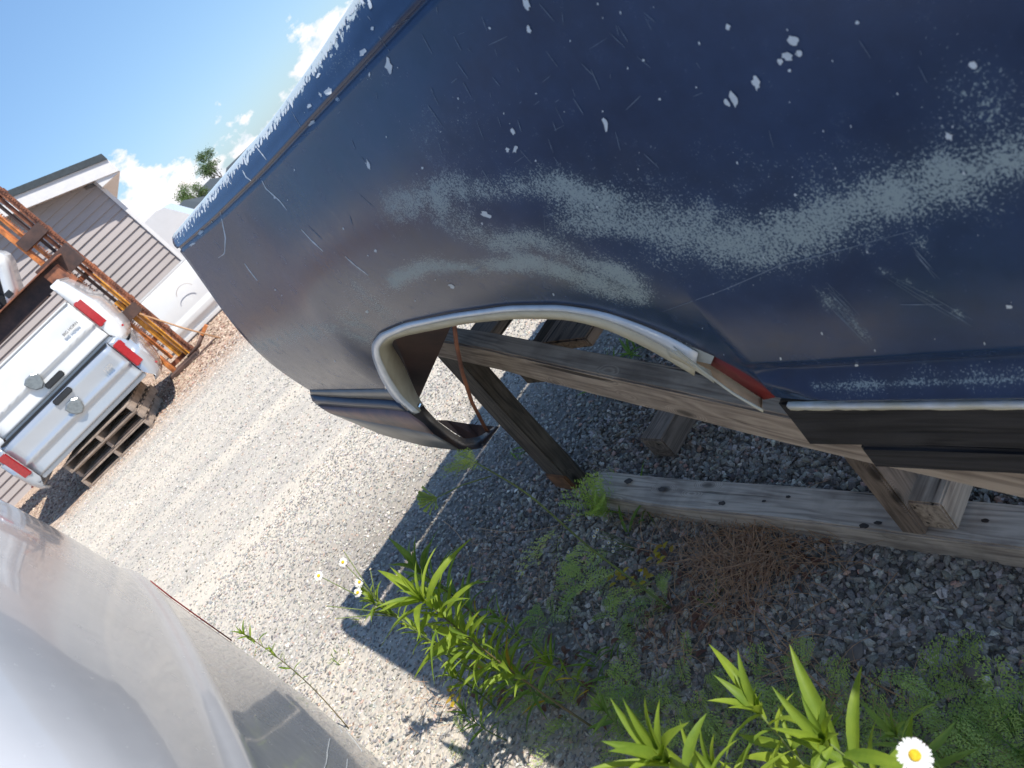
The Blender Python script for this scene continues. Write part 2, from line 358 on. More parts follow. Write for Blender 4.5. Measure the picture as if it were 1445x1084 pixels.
# ================================================================== BUILDING
def building():
    Y = 15.5; xr = aty(133, 258, Y).x; zc = aty(133, 258, Y).z            # right corner under the soffit
    RZ = R(15); r0 = ray(0, 312); nn = Vector((-math.sin(RZ), math.cos(RZ), 0)); tt = nn.dot(Vector((xr, Y, 0))) / r0.dot(nn)
    sl = (CAMZ + r0.z * tt - zc) / (Vector((r0.x * tt - xr, r0.y * tt - Y, 0)).length)
    xl = -12.0
    b = empty('siding_building', (xr, Y, 0), 'tan lap sided gable building with white rake trim behind the pickup beds', 'building')
    ridge = -6.6
    def zr(x): return zc + sl * (xr - x) if x > ridge else zc + sl * (xr - ridge) - sl * (ridge - x)
    c = .131; n = int((zr(ridge)) / c) + 1
    for i in range(n):
        z0 = i * c; z1 = z0 + c
        x1 = xr if z1 <= zc else min(xr, xr - (z1 - zc) / sl)
        x0 = xl if z1 <= zr(xl) else xl + (z1 - zr(xl)) / sl
        x1b = xr if z0 <= zc else xr - (z0 - zc) / sl
        x0b = xl if z0 <= zr(xl) else xl + (z0 - zr(xl)) / sl
        if x1 - x0 < .1: break
        P = []
        for yy0, yy1 in ((Y - .030, Y - .006), (Y + .02, Y + .02)):
            P += [(x0b, yy0, z0), (x1b, yy0, z0), (x1b if i * c > zc else x1, (yy0 + yy1) / 2, (z0 + z1) / 2), (x1, yy1, z1), (x0, yy1, z1)]
        Fc = [(0, 1, 2, 3, 4), (5, 9, 8, 7, 6), (0, 5, 6, 1), (1, 6, 7, 2), (2, 7, 8, 3), (3, 8, 9, 4), (4, 9, 5, 0)]
        mesh('siding_board', P, Fc, M['siding'], b)
    # main wall volume and roof
    D = 9
    vs = [(xl, Y + .03, 0), (xr - .02, Y + .03, 0), (xr - .02, Y + .03, zc), (ridge, Y + .03, zr(ridge)), (xl, Y + .03, zr(xl))]
    vs += [(x, Y + D, z) for x, _, z in vs]
    mesh('wall', vs, [(0, 1, 2, 3, 4), (5, 9, 8, 7, 6), (1, 6, 7, 2), (0, 4, 9, 5)], M['siding'], b)
    boxo('corner_trim', (xr + .02, Y - .02, zc / 2), (.07, .09, zc), M['trim'], b)
    ov = .36; xe = xr + .42
    def slab(name, x0, x1, y0, y1, dz0, dz1, mat):
        P = []
        for x in (x0, x1):
            for y in (y0, y1):
                for dz in (dz0, dz1): P.append((x, y, zr(x) + dz))
        bm = bmesh.new(); vv = [bm.verts.new(p) for p in P]
        for q in ((0, 1, 3, 2), (4, 6, 7, 5), (0, 4, 5, 1), (2, 3, 7, 6), (0, 2, 6, 4), (1, 5, 7, 3)): bm.faces.new([vv[k] for k in q])
        return from_bm(name, bm, mat, b)
    for x0, x1 in ((ridge, xe), (xl - .4, ridge)):
        slab('soffit', x0, x1, Y - ov + .03, Y - .032, .0, .02, M['soffit'])
        slab('rake_board', x0, x1, Y - ov, Y - ov + .028, -.01, .24, M['trim'])
        slab('roof', x0, x1, Y - ov - .03, Y + D, .242, .36, M['shingle'])
    for i in range(26):
        x = xr - .1 - i * .28
        if x < ridge: break
        boxo('soffit_vent', (x, Y - .12, zr(x) - .001), (.03, .03, .004), M['dark'], b, bevel=0)
    # boxed eave return at the right corner
    zt = zr(xe)
    P = [(xr + .01, Y - ov + .03, zc - .16), (xe, Y - ov + .03, zt - .02), (xe, Y - ov + .03, zt + .23), (xr + .01, Y - ov + .03, zc + .2)]
    P += [(x, Y + D, z) for x, _, z in P]
    mesh('eave_box', P, [(0, 1, 2, 3), (4, 7, 6, 5), (0, 4, 5, 1), (1, 5, 6, 2), (3, 2, 6, 7), (0, 3, 7, 4)], M['trim'], b)
    bm = bmesh.new()
    pr = [(xr - 3.4, Y - .1, .52), (xr - 2.2, Y - .1, .62), (xr - .9, Y - .1, .74), (xr - .1, Y - .1, .80)]
    tube_bm(bm, pr, .022, 8); from_bm('downpipe', bm, M['soffit'], b, smooth=True)
    b.rotation_euler.z = RZ
    return b
building()

# ================================================================== PICKUP BEDS
M['badge_grey'] = simple('dark_chrome', (.30, .33, .34), .3, metal=.5, var=.3, scale=30, bmp=0)
def pickup_bed(base, mat, label, hs=.84, tz0=.0, tz1=.53, lights='low', badge='1500', logo_px=(-.06, .2), handle_z=.46, seed=0, notch=False):
    """open pickup box seen from behind; local x across, y forward, z up from the tailgate bottom"""
    t = empty('pickup_bed', base, label, 'pickup bed', 'pickup beds stacked by the siding building')
    Lb = 2.0
    def P(x, y, z): return Vector(base) + Vector((x, y, z))
    for s in (-1, 1):
        prof = [(-.16, .93), (-.10, .965), (0, .985), (.18, 1.0), (.36, 1.005), (hs * .62, .985), (hs * .80, .965), (hs * .93, .95), (hs, .925)]
        rows = []
        for z, x in prof:
            xi = .815 + (.06 if z < 0 else 0)
            low = max(0, -z) * .35
            r_ = [P(s * xi, .012, z)]
            for k in range(7):
                a = k / 6 * math.pi / 2
                r_.append(P(s * (x - .10 + .10 * math.sin(a)), .012 + .13 * (1 - math.cos(a)) + low * (k / 6), z))
            for yy in (.5, .95, 1.4, Lb): r_.append(P(s * (x + (.03 if .4 < yy < 1.5 and z < .4 else 0)), yy, z))
            rows.append(r_)
        f = grid('bed_side', rows, mat, t, True, .006, flip=(s < 0))
        boxo('bed_rail', P(s * .87, Lb / 2 + .05, hs + .006), (.13, Lb - .1, .035), mat, t, bevel=.01)
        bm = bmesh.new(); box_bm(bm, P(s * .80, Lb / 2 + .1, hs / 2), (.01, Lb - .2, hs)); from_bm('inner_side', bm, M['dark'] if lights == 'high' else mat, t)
        # tail light
        zb, zt_ = (.09, .45) if lights == 'low' else (.12, .50)
        bm = bmesh.new(); vs = box_bm(bm, P(s * .878, .005, (zb + zt_) / 2), (.115, .05, zt_ - zb))
        for v in vs:
            if (v.co.x - base[0]) * s > .88: v.co.y += .035
        tl = from_bm('tail_light', bm, M['red_lens'], t, bevel=.012)
        bm = bmesh.new()
        zc_ = (zb + .055) if lights == 'low' else (zt_ - .11)
        vs = box_bm(bm, P(s * .872, -.018, zc_), (.075, .03, .085 if lights == 'low' else .17))
        for v in vs:
            if (v.co.x - base[0]) * s > .87: v.co.y += .02
        from_bm('reverse_lens', bm, M['clear_lens'], tl, bevel=.008)
        bm = bmesh.new(); tube_bm(bm, [P(s * .985, .13, -.03), P(s * .992, .12, -.03)], .014, 8); from_bm('side_marker', bm, M['red_lens'], t)
    # tailgate with pressed crease
    rows = []
    for i in range(19):
        z = tz0 + (tz1 - tz0) * i / 18; f = i / 18
        y = -.012 + .035 * max(0, f - .86) / .14
        y += .020 * math.exp(-((f - .38) / .05) ** 2) * -1 + (.018 if f < .36 else 0)
        y += .012 * math.sin(f * 3.1)
        rows.append([P(x * .805, y + .012 * (abs(x) ** 6), z) for x in np.linspace(-1, 1, 15)])
    tg = grid('tailgate', rows, mat, t, True, .012)
    boxo('tailgate_cap', P(0, .045, tz1 + .004), (1.60, .10, .022), M['black_plastic'] if lights == 'low' else mat, t, bevel=.008)
    boxo('handle', P(.05, -.032, handle_z), (.25, .022, .075), M['black_plastic'], t, bevel=.012)
    lx, lz = logo_px
    # shield shaped badge with a horned head in relief
    bm = bmesh.new(); o = P(lx, -.040, lz); pts = [(x * 1.3, z * 1.3) for x, z in ((0, -.075), (-.045, -.05), (-.07, 0), (-.075, .05), (-.03, .075), (.03, .075), (.075, .05), (.07, 0), (.045, -.05))]
    a = [bm.verts.new(o + Vector((x, 0, z))) for x, z in pts]; b_ = [bm.verts.new(o + Vector((x * .85, -.012, z * .85))) for x, z in pts]
    for i in range(len(pts)): j = (i + 1) % len(pts); bm.faces.new((a[i], a[j], b_[j], b_[i]))
    bm.faces.new(b_); em = from_bm('emblem', bm, M['badge_grey'], t)
    bm = bmesh.new()
    for s in (-1, 1): tube_bm(bm, [o + Vector((s * .008, -.02, .045)), o + Vector((s * .04, -.024, .05)), o + Vector((s * .058, -.02, .015)), o + Vector((s * .042, -.018, -.02)), o + Vector((s * .025, -.018, .0))], [.012, .014, .012, .009, .005], 6)
    tube_bm(bm, [o + Vector((0, -.016, .055)), o + Vector((0, -.026, .015)), o + Vector((0, -.022, -.045))], [.018, .022, .010], 8)
    from_bm('horned_head', bm, M['chrome'], em, smooth=True)
    cu = bpy.data.curves.new('badge_lettering', 'FONT'); cu.body = badge; cu.size = .062 if len(badge) < 6 else .046; cu.extrude = .004; cu.align_x = 'CENTER'
    tmp = bpy.data.objects.new('tmp', cu); COL.objects.link(tmp); bpy.context.view_layer.update()
    me = bpy.data.meshes.new_from_object(tmp.evaluated_get(bpy.context.evaluated_depsgraph_get())); bpy.data.objects.remove(tmp)
    me.materials.clear(); me.materials.append(M['chrome'] if lights == 'low' else M['black_plastic'])
    to = bpy.data.objects.new('badge_lettering', me); COL.objects.link(to); to.parent = t; to.location = (.60, -.034, tz0 + (tz1 - tz0) * .58); to.rotation_euler = (R(90), 0, 0)
    boxo('bed_floor', P(0, Lb / 2, .03), (1.58, Lb - .1, .03), M['dark'], t, bevel=0)
    if lights == 'low': boxo('front_panel', P(0, Lb, hs / 2), (1.6, .03, hs), mat, t)
    boxo('rear_sill', P(0, .09, -.03), (1.62, .12, .05), mat, t, bevel=.01)
    t.rotation_euler.z = R(12)
    return t
yb = 9.5
bl, br = aty(66, 666, yb), aty(196, 529, yb)
pickup_bed(((bl.x + br.x) / 2, yb, (bl.z + br.z) / 2), M['silver_paint'], 'silver grey pickup bed with shadow striped tailgate, low over the pallets', hs=.50, tz1=.51, lights='low', badge='1500', logo_px=(.04, .26), handle_z=.445)
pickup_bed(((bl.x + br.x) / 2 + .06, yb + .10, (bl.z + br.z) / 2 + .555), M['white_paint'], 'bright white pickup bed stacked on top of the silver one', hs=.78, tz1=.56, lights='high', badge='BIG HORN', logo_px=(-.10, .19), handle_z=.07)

# pallets under the lower bed
def pallet(c, w_=1.06, d_=1.0, label='', rz=0):
    t = empty('pallet', c, label, 'pallet', 'wooden pallets under the lower pickup bed', rz)
    for k, x in enumerate((-w_ / 2 + .02, 0, w_ / 2 - .02)):
        boxo('stringer', (x, 0, .065), (.04, d_, .09), M['pallet'], t, world=False)
    for lev, n in ((.010, 5), (.121, 7)):
        for i in range(n):
            y = -d_ / 2 + .05 + (d_ - .1) * i / (n - 1)
            boxo('deck_board', (0, y + random.uniform(-.01, .01), lev), (w_, .09, .018), M['pallet'], t, world=False, bevel=.002)
    return t
pc = aty(160, 610, 9.9)
for i, lb in enumerate(('lowest pallet of three, resting on the gravel under the silver bed', 'middle pallet of three stacked under the silver pickup bed', 'topmost pallet of three, right beneath the silver tailgate')):
    pallet((pc.x - .0 + (-.03, .02, 0)[i], 10.0 + (.0, .02, -.02)[i], .002 + i * .134), label=lb, rz=R((1, -1.5, .5)[i]))

# white bed side lying against the wall
def bed_panel():
    y = 13.4; p0 = aty(190, 435, y); p1 = aty(262, 372, y)
    t = empty('white_bed_side', (p0.x + 1.3, y, 0), 'white pickup bed side with pressed sill line leaning on the siding wall', 'body panel')
    top = (p0.z + p1.z) / 2; rows = []
    for i in range(25):
        f = i / 24; z = .04 + (top - .04) * f
        dy = -.05 * math.sin(f * 3.14) - (.035 if .13 < f < .30 else 0) + f * .12
        rows.append([Vector((p0.x + x + (.20 * (1 - f) * .3), y + dy - .04 * math.exp(-((x - 1.5) / .35) ** 2) * (f < .75), z)) for x in np.linspace(0, 2.5, 26)])
    grid('panel_skin', rows, M['white_paint'], t, True, .02)
    boxo('upper_rail', (p0.x + 1.25, y + .15, top + .02), (2.5, .08, .05), M['white_paint'], t, bevel=.01)
    bm = bmesh.new()
    pts = [Vector((p0.x + .75 + .16 * math.cos(a), y - .06, .60 + .13 * math.sin(a))) for a in np.linspace(.1, 2.8, 12)]
    tube_bm(bm, pts, .006, 5); from_bm('fuel_door_edge', bm, M['soffit'], t)
    boxo('lower_sill', (p0.x + 1.2, y - .01, .06), (2.3, .06, .07), M['white_paint'], t, bevel=.01)
bed_panel()

# rusty lattice mast with forks
def mast():
    y = 11.6; b0 = aty(262, 515, y)
    f = gnd(266, 512); y = f.y; x = f.x
    x = x - .02
    t = empty('forklift_mast', (x, y, 0), 'rusty orange forklift mast standing upright in front of the siding wall', 'forklift mast')
    H = 4.6
    def rail(name, dx, dy, wx, wy, z0, z1, mat): return boxo(name, (x + dx * 1.2, y + dy, (z0 + z1) / 2), (wx * 1.15, wy, z1 - z0), M[mat], t, bevel=.004)
    rail('outer_rail', .16, 0, .05, .12, .02, H, 'rust'); rail('outer_rail', -.16, 0, .05, .12, .02, H, 'orange')
    rail('inner_rail', .085, .03, .035, .08, .1, 1.55, 'yellow'); rail('inner_rail', .085, .03, .035, .08, 1.55, H - .2, 'rust')
    rail('inner_rail', -.07, .03, .035, .08, .2, H - .3, 'orange')
    rail('lift_cylinder', .02, .05, .06, .06, .15, 1.25, 'yellow'); rail('lift_rod', .02, .05, .035, .035, 1.25, 3.6, 'rust_dark')
    rail('edge_strip', .20, -.065, .022, .012, .05, H, 'rust'); rail('edge_strip', .125, -.065, .018, .012, .05, 1.7, 'yellow')
    bm = bmesh.new()
    for i in range(150):
        z = .1 + i * .03
        box_bm(bm, Vector((x + .225, y - .078, z)), (.030 if i % 2 else .012, .012, .019))
        if i < 110: box_bm(bm, Vector((x - .02, y - .05, z + .3)), (.014 if i % 2 else .022, .012, .019))
    tag(from_bm('lift_chain', bm, M['rust'], t), kind='stuff')
    for z in (.12, .55, 1.15, 1.75, 2.45, 3.1, 3.9):
        boxo('cross_brace', (x, y + .07, z), (.46, .03, .07), M['rust'], t)
    for z in (1.02, 2.5): boxo('bracket', (x + .02, y - .03, z), (.42, .1, .16), M['rust_dark'], t)
    # carriage plate and long arm reaching left
    zc_ = aty(66, 395, y).z
    boxo('carriage_plate', (x - .02, y - .16, zc_), (.55, .06, .30), M['rust_dark'], t)
    # foot and spreader on the ground
    tubeo('foot_arm', [(x + .1, y - .05, .06), (x + .33, y - .12, .09), (x + .5, y - .14, .16)], .03, M['rust_dark'], t)
    boxo('foot_tip', (x + .56, y - .14, .19), (.16, .07, .05), M['orange'], t, Matrix.Rotation(R(-20), 3, 'Y'))
    boxo('foot_plate', (x, y - .1, .035), (.5, .35, .05), M['rust_dark'], t)
    bm = bmesh.new()
    for i in range(16):
        a = i * .5; c = Vector((x + .18 + i * .03, y - .42 + .05 * math.sin(i), .03)); tube_bm(bm, [c + Vector((math.cos(k * .9) * .03, math.sin(k * .9) * .02, .0)) for k in range(7)], .008, 5)
    from_bm('foot_chain', bm, M['rust_dark'], t)
    return x, y
mx_, my_ = mast()
p0 = aty(197, 443, my_ - .2); g1 = gnd(312, 478)
tag(tubeo('guy_pole', [p0, p0.lerp(g1, .5) + Vector((0, 0, -.03)), g1 + Vector((0, 0, .01))], [.012, .014, .012], M['straw']), 'thin tan pole leaning from the mast down to the gravel', 'pole')

# steel beam at left carrying a white cab door frame
def cab():
    y = my_ - .25
    a = aty(88, 362, y); b = aty(-120, 540, y); 
    t = empty('steel_arm', (a.x, y, 0), 'brown rusty steel arm running left from the mast under the white cab shell', 'steel beam')
    zc_ = aty(45, 420, y).z
    boxo('web_plate', ((a.x - .1 + -7.5) / 2, y, zc_), (a.x - .1 + 7.5, .03, .24), M['rust_dark'], t)
    boxo('upper_flange', ((a.x - 7.5) / 2, y - .05, zc_ + .13), (a.x + 7.5, .22, .02), M['rust'], t)
    boxo('lower_flange', ((a.x - .5 - 7.5) / 2, y - .04, zc_ - .13), (a.x - .5 + 7.5, .2, .02), M['rust_dark'], t)
    boxo('end_block', (a.x - .22, y - .02, zc_ - .08), (.22, .2, .30), M['rust'], t)
    for xx in (-6.9, -4.9): boxo('support_leg', (xx, y + .05, zc_ / 2 - .07), (.16, .16, zc_ - .14), M['rust_dark'], t)
    c = empty('cab_shell', (-5.2, y, zc_ + .14), 'white pickup cab shell with open dark window standing on the steel arm', 'truck cab')
    zb = zc_ + .145
    e0 = aty(40, 432, y - .1); e1 = aty(0, 362, y - .1)
    q0 = Vector((e0.x + .02, e0.y, zb)); q1 = Vector((e1.x + .10, e0.y, e1.z + .05)); q2 = q1 + Vector((-1.5, 0, .30))
    rows = []
    path = smooth_pts([q0, q0.lerp(q1, .25), q1 - (q1 - q0) * .18, q1 + Vector((-.16, 0, .07)), q2], 26, 2)
    for dy, k in ((.30, -.02), (.05, 0), (.0, .03), (.0, .15), (.05, .18), (.25, .19)):
        rows.append([Vector((p.x - k, p.y + dy, max(zb, p.z - k * .35 * (i / 25)))) for i, p in enumerate(path)])
    grid('door_frame', rows, M['white_paint'], c, True, .01)
    boxo('cab_interior', (e0.x - 1.3, e0.y + .5, zb + .45), (2.3, .7, .88), M['dark'], c, bevel=0)
    boxo('window_seal', (e0.x - .19, e0.y + .03, zb + .28), (.03, .05, .5), M['silver_paint'], c, Matrix.Rotation(R(14), 3, 'Y'))
    boxo('hinge_plate', (e0.x - .07, e0.y - .012, zb + .43), (.09, .02, .17), M['silver_paint'], c, Matrix.Rotation(R(12), 3, 'Y'))
    tubeo('mirror_socket', [(e0.x - .07, e0.y - .025, zb + .46), (e0.x - .10, e0.y - .03, zb + .40)], .03, M['black_plastic'], c, 10)
    boxo('latch', (e0.x - .03, e0.y - .01, zb + .06), (.09, .03, .08), M['black_plastic'], c)
cab()

# ================================================================== FAR THINGS
def tree(px, py, y, h, label, seed):
    rnd = random.Random(seed); b = aty(px, py, y); b.z = 0
    t = empty('tree', b, label, 'tree', 'trees on the skyline')
    bm = bmesh.new(); tips = []
    def grow(p, d, ln, r_, k):
        q = p + d * ln; tube_bm(bm, [p, p.lerp(q, .5) + Vector((rnd.uniform(-1, 1), rnd.uniform(-1, 1), 0)) * ln * .06, q], [r_, r_ * .8, r_ * .6], 5)
        tips.append(q)
        if k:
            for _ in range(3):
                grow(p.lerp(q, rnd.uniform(.55, 1)), (d + Vector((rnd.uniform(-.9, .9), rnd.uniform(-.9, .9), rnd.uniform(-.2, .6)))).normalized(), ln * rnd.uniform(.5, .75), r_ * .5, k - 1)
    grow(b, Vector((0, 0, 1)), h * .42, h * .025, 4)
    from_bm('trunk', bm, M['bark'], t)
    V = []; F = []
    for q in tips[5:]:
        for _ in range(22):
            c = q + Vector((rnd.gauss(0, 1), rnd.gauss(0, 1), rnd.gauss(0, .7))) * h * .045
            s = h * rnd.uniform(.010, .02); a = Vector((rnd.gauss(0, 1), rnd.gauss(0, 1), rnd.gauss(0, 1))).normalized(); bb = a.orthogonal().normalized()
            k = len(V); V += [c - a * s, c + bb * s * .5, c + a * s, c - bb * s * .5]; F.append((k, k + 1, k + 2, k + 3))
    mesh('crown', V, F, M['tree_leaf'], t)
tree(262, 262, 46, 2.9, 'small green tree rising just beyond the tail of the blue panel', 3)
tree(290, 232, 60, 3.9, 'taller sparse green tree furthest along the skyline', 8)
tree(225, 338, 70, 3.0, 'low scrubby tree seen between the white van and the blue panel', 5)

def white_van():
    y = 30; c = aty(215, 345, y)
    t = empty('white_van', (c.x, y, 0), 'white van parked beyond the siding building corner', 'van')
    x0 = aty(188, 345, y).x - .6; top = aty(212, 306, y).z
    prof = [(0, .35), (0, top - .35), (.15, top - .05), (.5, top), (2.0, top), (2.3, top - .1), (2.75, top - .85), (3.6, top - 1.0), (3.75, .9), (3.75, .35)]
    V = [(x0 + a, y + d, z) for d in (0, 2) for a, z in prof]; n = len(prof)
    F = [tuple(range(n))[::-1], tuple(range(n, 2 * n))] + [(i, (i + 1) % n, n + (i + 1) % n, n + i) for i in range(n)]
    mesh('body', V, F, M['white_paint'], t)
    for xx in (.7, 3.0):
        tubeo('wheel', [(x0 + xx, y - .02, .36), (x0 + xx, y + .25, .36)], .36, M['black_plastic'], t, 18)
white_van()
def far_shed(px, py, y, w_, label, hh=0, col='soffit'):
    c = aty(px, py, y); h = c.z
    t = empty('far_shed', (c.x, y, 0), label, 'shed', 'sheds on the skyline')
    boxo('wall', (c.x + w_ / 2, y + 2, h / 2 - .15), (w_, 4, h - .3), M[col], t, bevel=.02)
    P = [(c.x - .3, y - .3, h - .3), (c.x + w_ + .3, y - .3, h - .3), (c.x + w_ + .3, y + 4.3, h - .3), (c.x - .3, y + 4.3, h - .3), (c.x - .3 + .8, y + 2, h + .35), (c.x + w_ - .5, y + 2, h + .35)]
    mesh('roof', P, [(0, 1, 5, 4), (2, 3, 4, 5), (1, 2, 5), (3, 0, 4), (0, 3, 2, 1)], M['shingle'], t)
    boxo('fascia', (c.x + w_ / 2, y - .33, h - .36), (w_ + .6, .04, .2), M['trim'], t)
far_shed(238, 318, 40, 1.6, 'low cream box body with dark roof above the white van')
far_shed(275, 285, 52, 2.0, 'pale shed with dark roof behind the small green tree')
far_shed(316, 250, 64, 9.0, 'long dark roofed building just over the blue panel edge', col='trim')
def power_line(): pass

# ================================================================== BLUE QUARTER PANEL
D0 = .52
def snz(p): return Vector((p.dot(AX), p.dot(NX), p.z))
def un(q): return AX * q.x + NX * q.y + Vector((0, 0, q.z))
def curve_px(pts, n): return [snz(onN(p[0], p[1], p[2] if len(p) > 2 else n)) for p in pts]
top_px = [(243, 335), (300, 268), (380, 176), (440, 92), (500, 0)]
crs_px = [(252, 352), (300, 312), (370, 245), (440, 170), (520, 85), (600, 0)]
arch_px = [(588, 583), (560, 560), (541, 532), (527, 502), (525, 486), (536, 471), (570, 457), (640, 443), (720, 432), (790, 431), (850, 440), (900, 457), (950, 475), (1000, 499), (1045, 522), (1072, 539), (1095, 561)]
NT = D0 + .045; NC = D0 + .012; NB = D0
top3 = curve_px(top_px, NT); crs3 = curve_px(crs_px, NC)
def ext(c, s_end):   # straight on towards the near end
    a, b = c[-2], c[-1]; k = (s_end - b.x) / (b.x - a.x); e = b + (b - a) * k; return c + [e]
S1 = -.35
top3 = ext(top3, S1); crs3 = ext(crs3, S1)
rear_bot = snz(onN(437, 551, NB))
bot_a = [rear_bot, snz(onN(490, 550, NB)), snz(onN(549, 549, NB))]
archc = smooth_pts(curve_px(arch_px[2:], NB), 90, 3)
rock = [snz(onN(1200, 570, NB)), snz(onN(1445, 568, NB))]; zr_ = rock[-1].z
rock.append(Vector((S1, NB, zr_)))
cb = resample(bot_a, 24)[:-1] + archc + resample([archc[-1]] + rock, 70)[1:]
s_arch_front = archc[-1].x; s_arch_rear = min(p.x for p in bot_a)
def at_s(c, s):
    cc = sorted(c, key=lambda p: p.x)
    if s <= cc[0].x: return cc[0].copy()
    for a, b in zip(cc, cc[1:]):
        if a.x <= s <= b.x: return a.lerp(b, (s - a.x) / max(1e-9, b.x - a.x))
    return cc[-1].copy()
topc = smooth_pts(top3, 60, 1); crsc = smooth_pts(crs3, 60, 1)
sb0, sb1 = cb[0].x, cb[-1].x
st0, sc0 = top3[0].x, crs3[0].x
NR = 130
def hfun(f): return f
cols = []
for b in cb:
    k = (b.x - sb1) / (sb0 - sb1)
    # keep columns upright near the arch, lean them gradually to the rear edge
    T = at_s(topc, sb1 + k * (st0 - sb1)); C = at_s(crsc, sb1 + k * (sc0 - sb1))
    if b.x < 1.5 * 1: 
        kk = max(0, min(1, (b.x - .9) / .6)); 
    c_ = []
    # rolled top flange going inwards
    for a in (0, .35, .7, 1.0): c_.append(Vector((T.x, T.y + .035 * (1 - a) + .0, T.z - .004 * (1 - a) ** 2 + .004 * math.sin(a * 3.14))))
    for f in (.15, .35, .6, .85):
        p = T.lerp(C, f); p.y -= .006 * math.sin(f * 3.14); c_.append(p)
    # crease line: small step
    c_.append(C + Vector((0, -.0015, .004))); c_.append(C + Vector((0, .004, .001))); c_.append(C + Vector((0, .004, -.003))); c_.append(C + Vector((0, -.002, -.006)))
    C2 = C + Vector((0, -.002, -.006))
    for i in range(1, NR + 1):
        f = 1 - (1 - i / NR) ** 1.7; f2 = f
        p = C2.lerp(b, f2); p.y += -.030 * math.sin(math.pi * f ** 1.25)
        p.x += .005 * math.sin(f * math.pi) * max(0, (k - .8) / .2)
        h = p.z - zr_
        # sill: undercut, then a raised rib, faded towards the arch
        q = max(0, min(1, (s_arch_front + .02 - p.x - max(0, .07 - h) * .9) / .05)); q = q * q * (3 - 2 * q)
        if q > 0 and h < .2:
            prof = np.interp(h, [0, .006, .010, .016, .024, .052, .056, .061, .083, .087, .12], [.008, .006, .000, -.007, -.011, .012, .0145, .0145, .003, .0, 0])
            p.y += float(prof) * q
        c_.append(p)
    cols.append(c_)
panel = empty('quarter_panel', un(Vector((1.1, D0 + .02, zr_))), 'dark blue car quarter panel with scuffed paint, white chips and a bare wheel arch', 'body panel')

def blue_mat():
    mt, t, b = newmat('dull_dark_blue_paint')
    g = gpos(t)
    a = nd(t, 'ShaderNodeAttribute'); a.attribute_name = 'scuff_sheen'
    a2 = nd(t, 'ShaderNodeAttribute'); a2.attribute_name = 'topedge'
    fine = noise(t, g, 420, 3, .8); mid = noise(t, g, 30, 5, .65); big = noise(t, g, 5, 4, .6)
    m1 = nd(t, 'ShaderNodeMapping'); m1.inputs['Scale'].default_value = (40, 40, 260); t.links.new(g, m1.inputs[0])
    str_ = noise(t, m1.outputs[0], 1, 3, .7)
    base = ramp(t, mth(t, 'ADD', mth(t, 'MULTIPLY', big, .6), mth(t, 'MULTIPLY', mid, .4)), [(.36, (.012, .029, .072)), (.62, (.021, .048, .114))])
    # dull bloom
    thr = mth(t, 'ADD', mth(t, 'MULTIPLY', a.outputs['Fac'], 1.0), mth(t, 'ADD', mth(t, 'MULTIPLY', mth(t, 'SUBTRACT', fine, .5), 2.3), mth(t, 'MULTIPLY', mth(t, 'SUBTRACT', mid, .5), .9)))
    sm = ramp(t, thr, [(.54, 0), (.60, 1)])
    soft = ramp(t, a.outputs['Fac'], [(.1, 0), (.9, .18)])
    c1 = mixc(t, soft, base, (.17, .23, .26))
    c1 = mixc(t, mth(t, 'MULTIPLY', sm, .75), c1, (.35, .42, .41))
    # dust freckles
    spk = ramp(t, mth(t, 'ADD', fine, mth(t, 'MULTIPLY', str_, .25)), [(.80, 0), (.86, .35)])
    c1 = mixc(t, spk, c1, (.12, .17, .24))
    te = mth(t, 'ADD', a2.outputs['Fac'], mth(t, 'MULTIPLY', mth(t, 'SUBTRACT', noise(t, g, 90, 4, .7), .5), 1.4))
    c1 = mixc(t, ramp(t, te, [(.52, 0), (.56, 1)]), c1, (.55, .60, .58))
    t.links.new(c1, b.inputs['Base Color'])
    ro = mth(t, 'ADD', ramp(t, mid, [(.3, .17), (.7, .29)]), mth(t, 'MULTIPLY', sm, .25)); t.links.new(ro, b.inputs['Roughness'])
    b.inputs['Specular IOR Level'].default_value = .36; b.inputs['Coat Weight'].default_value = .06; b.inputs['Coat Roughness'].default_value = .16
    bump(t, b, mth(t, 'ADD', mth(t, 'MULTIPLY', mid, .4), mth(t, 'MULTIPLY', fine, .25)), .22, .0012)
    return mt
M['blue'] = blue_mat()
rows = [[un(c_[i]) for c_ in cols] for i in range(len(cols[0]))]
skin = grid('panel_skin', rows, M['blue'], panel, True)
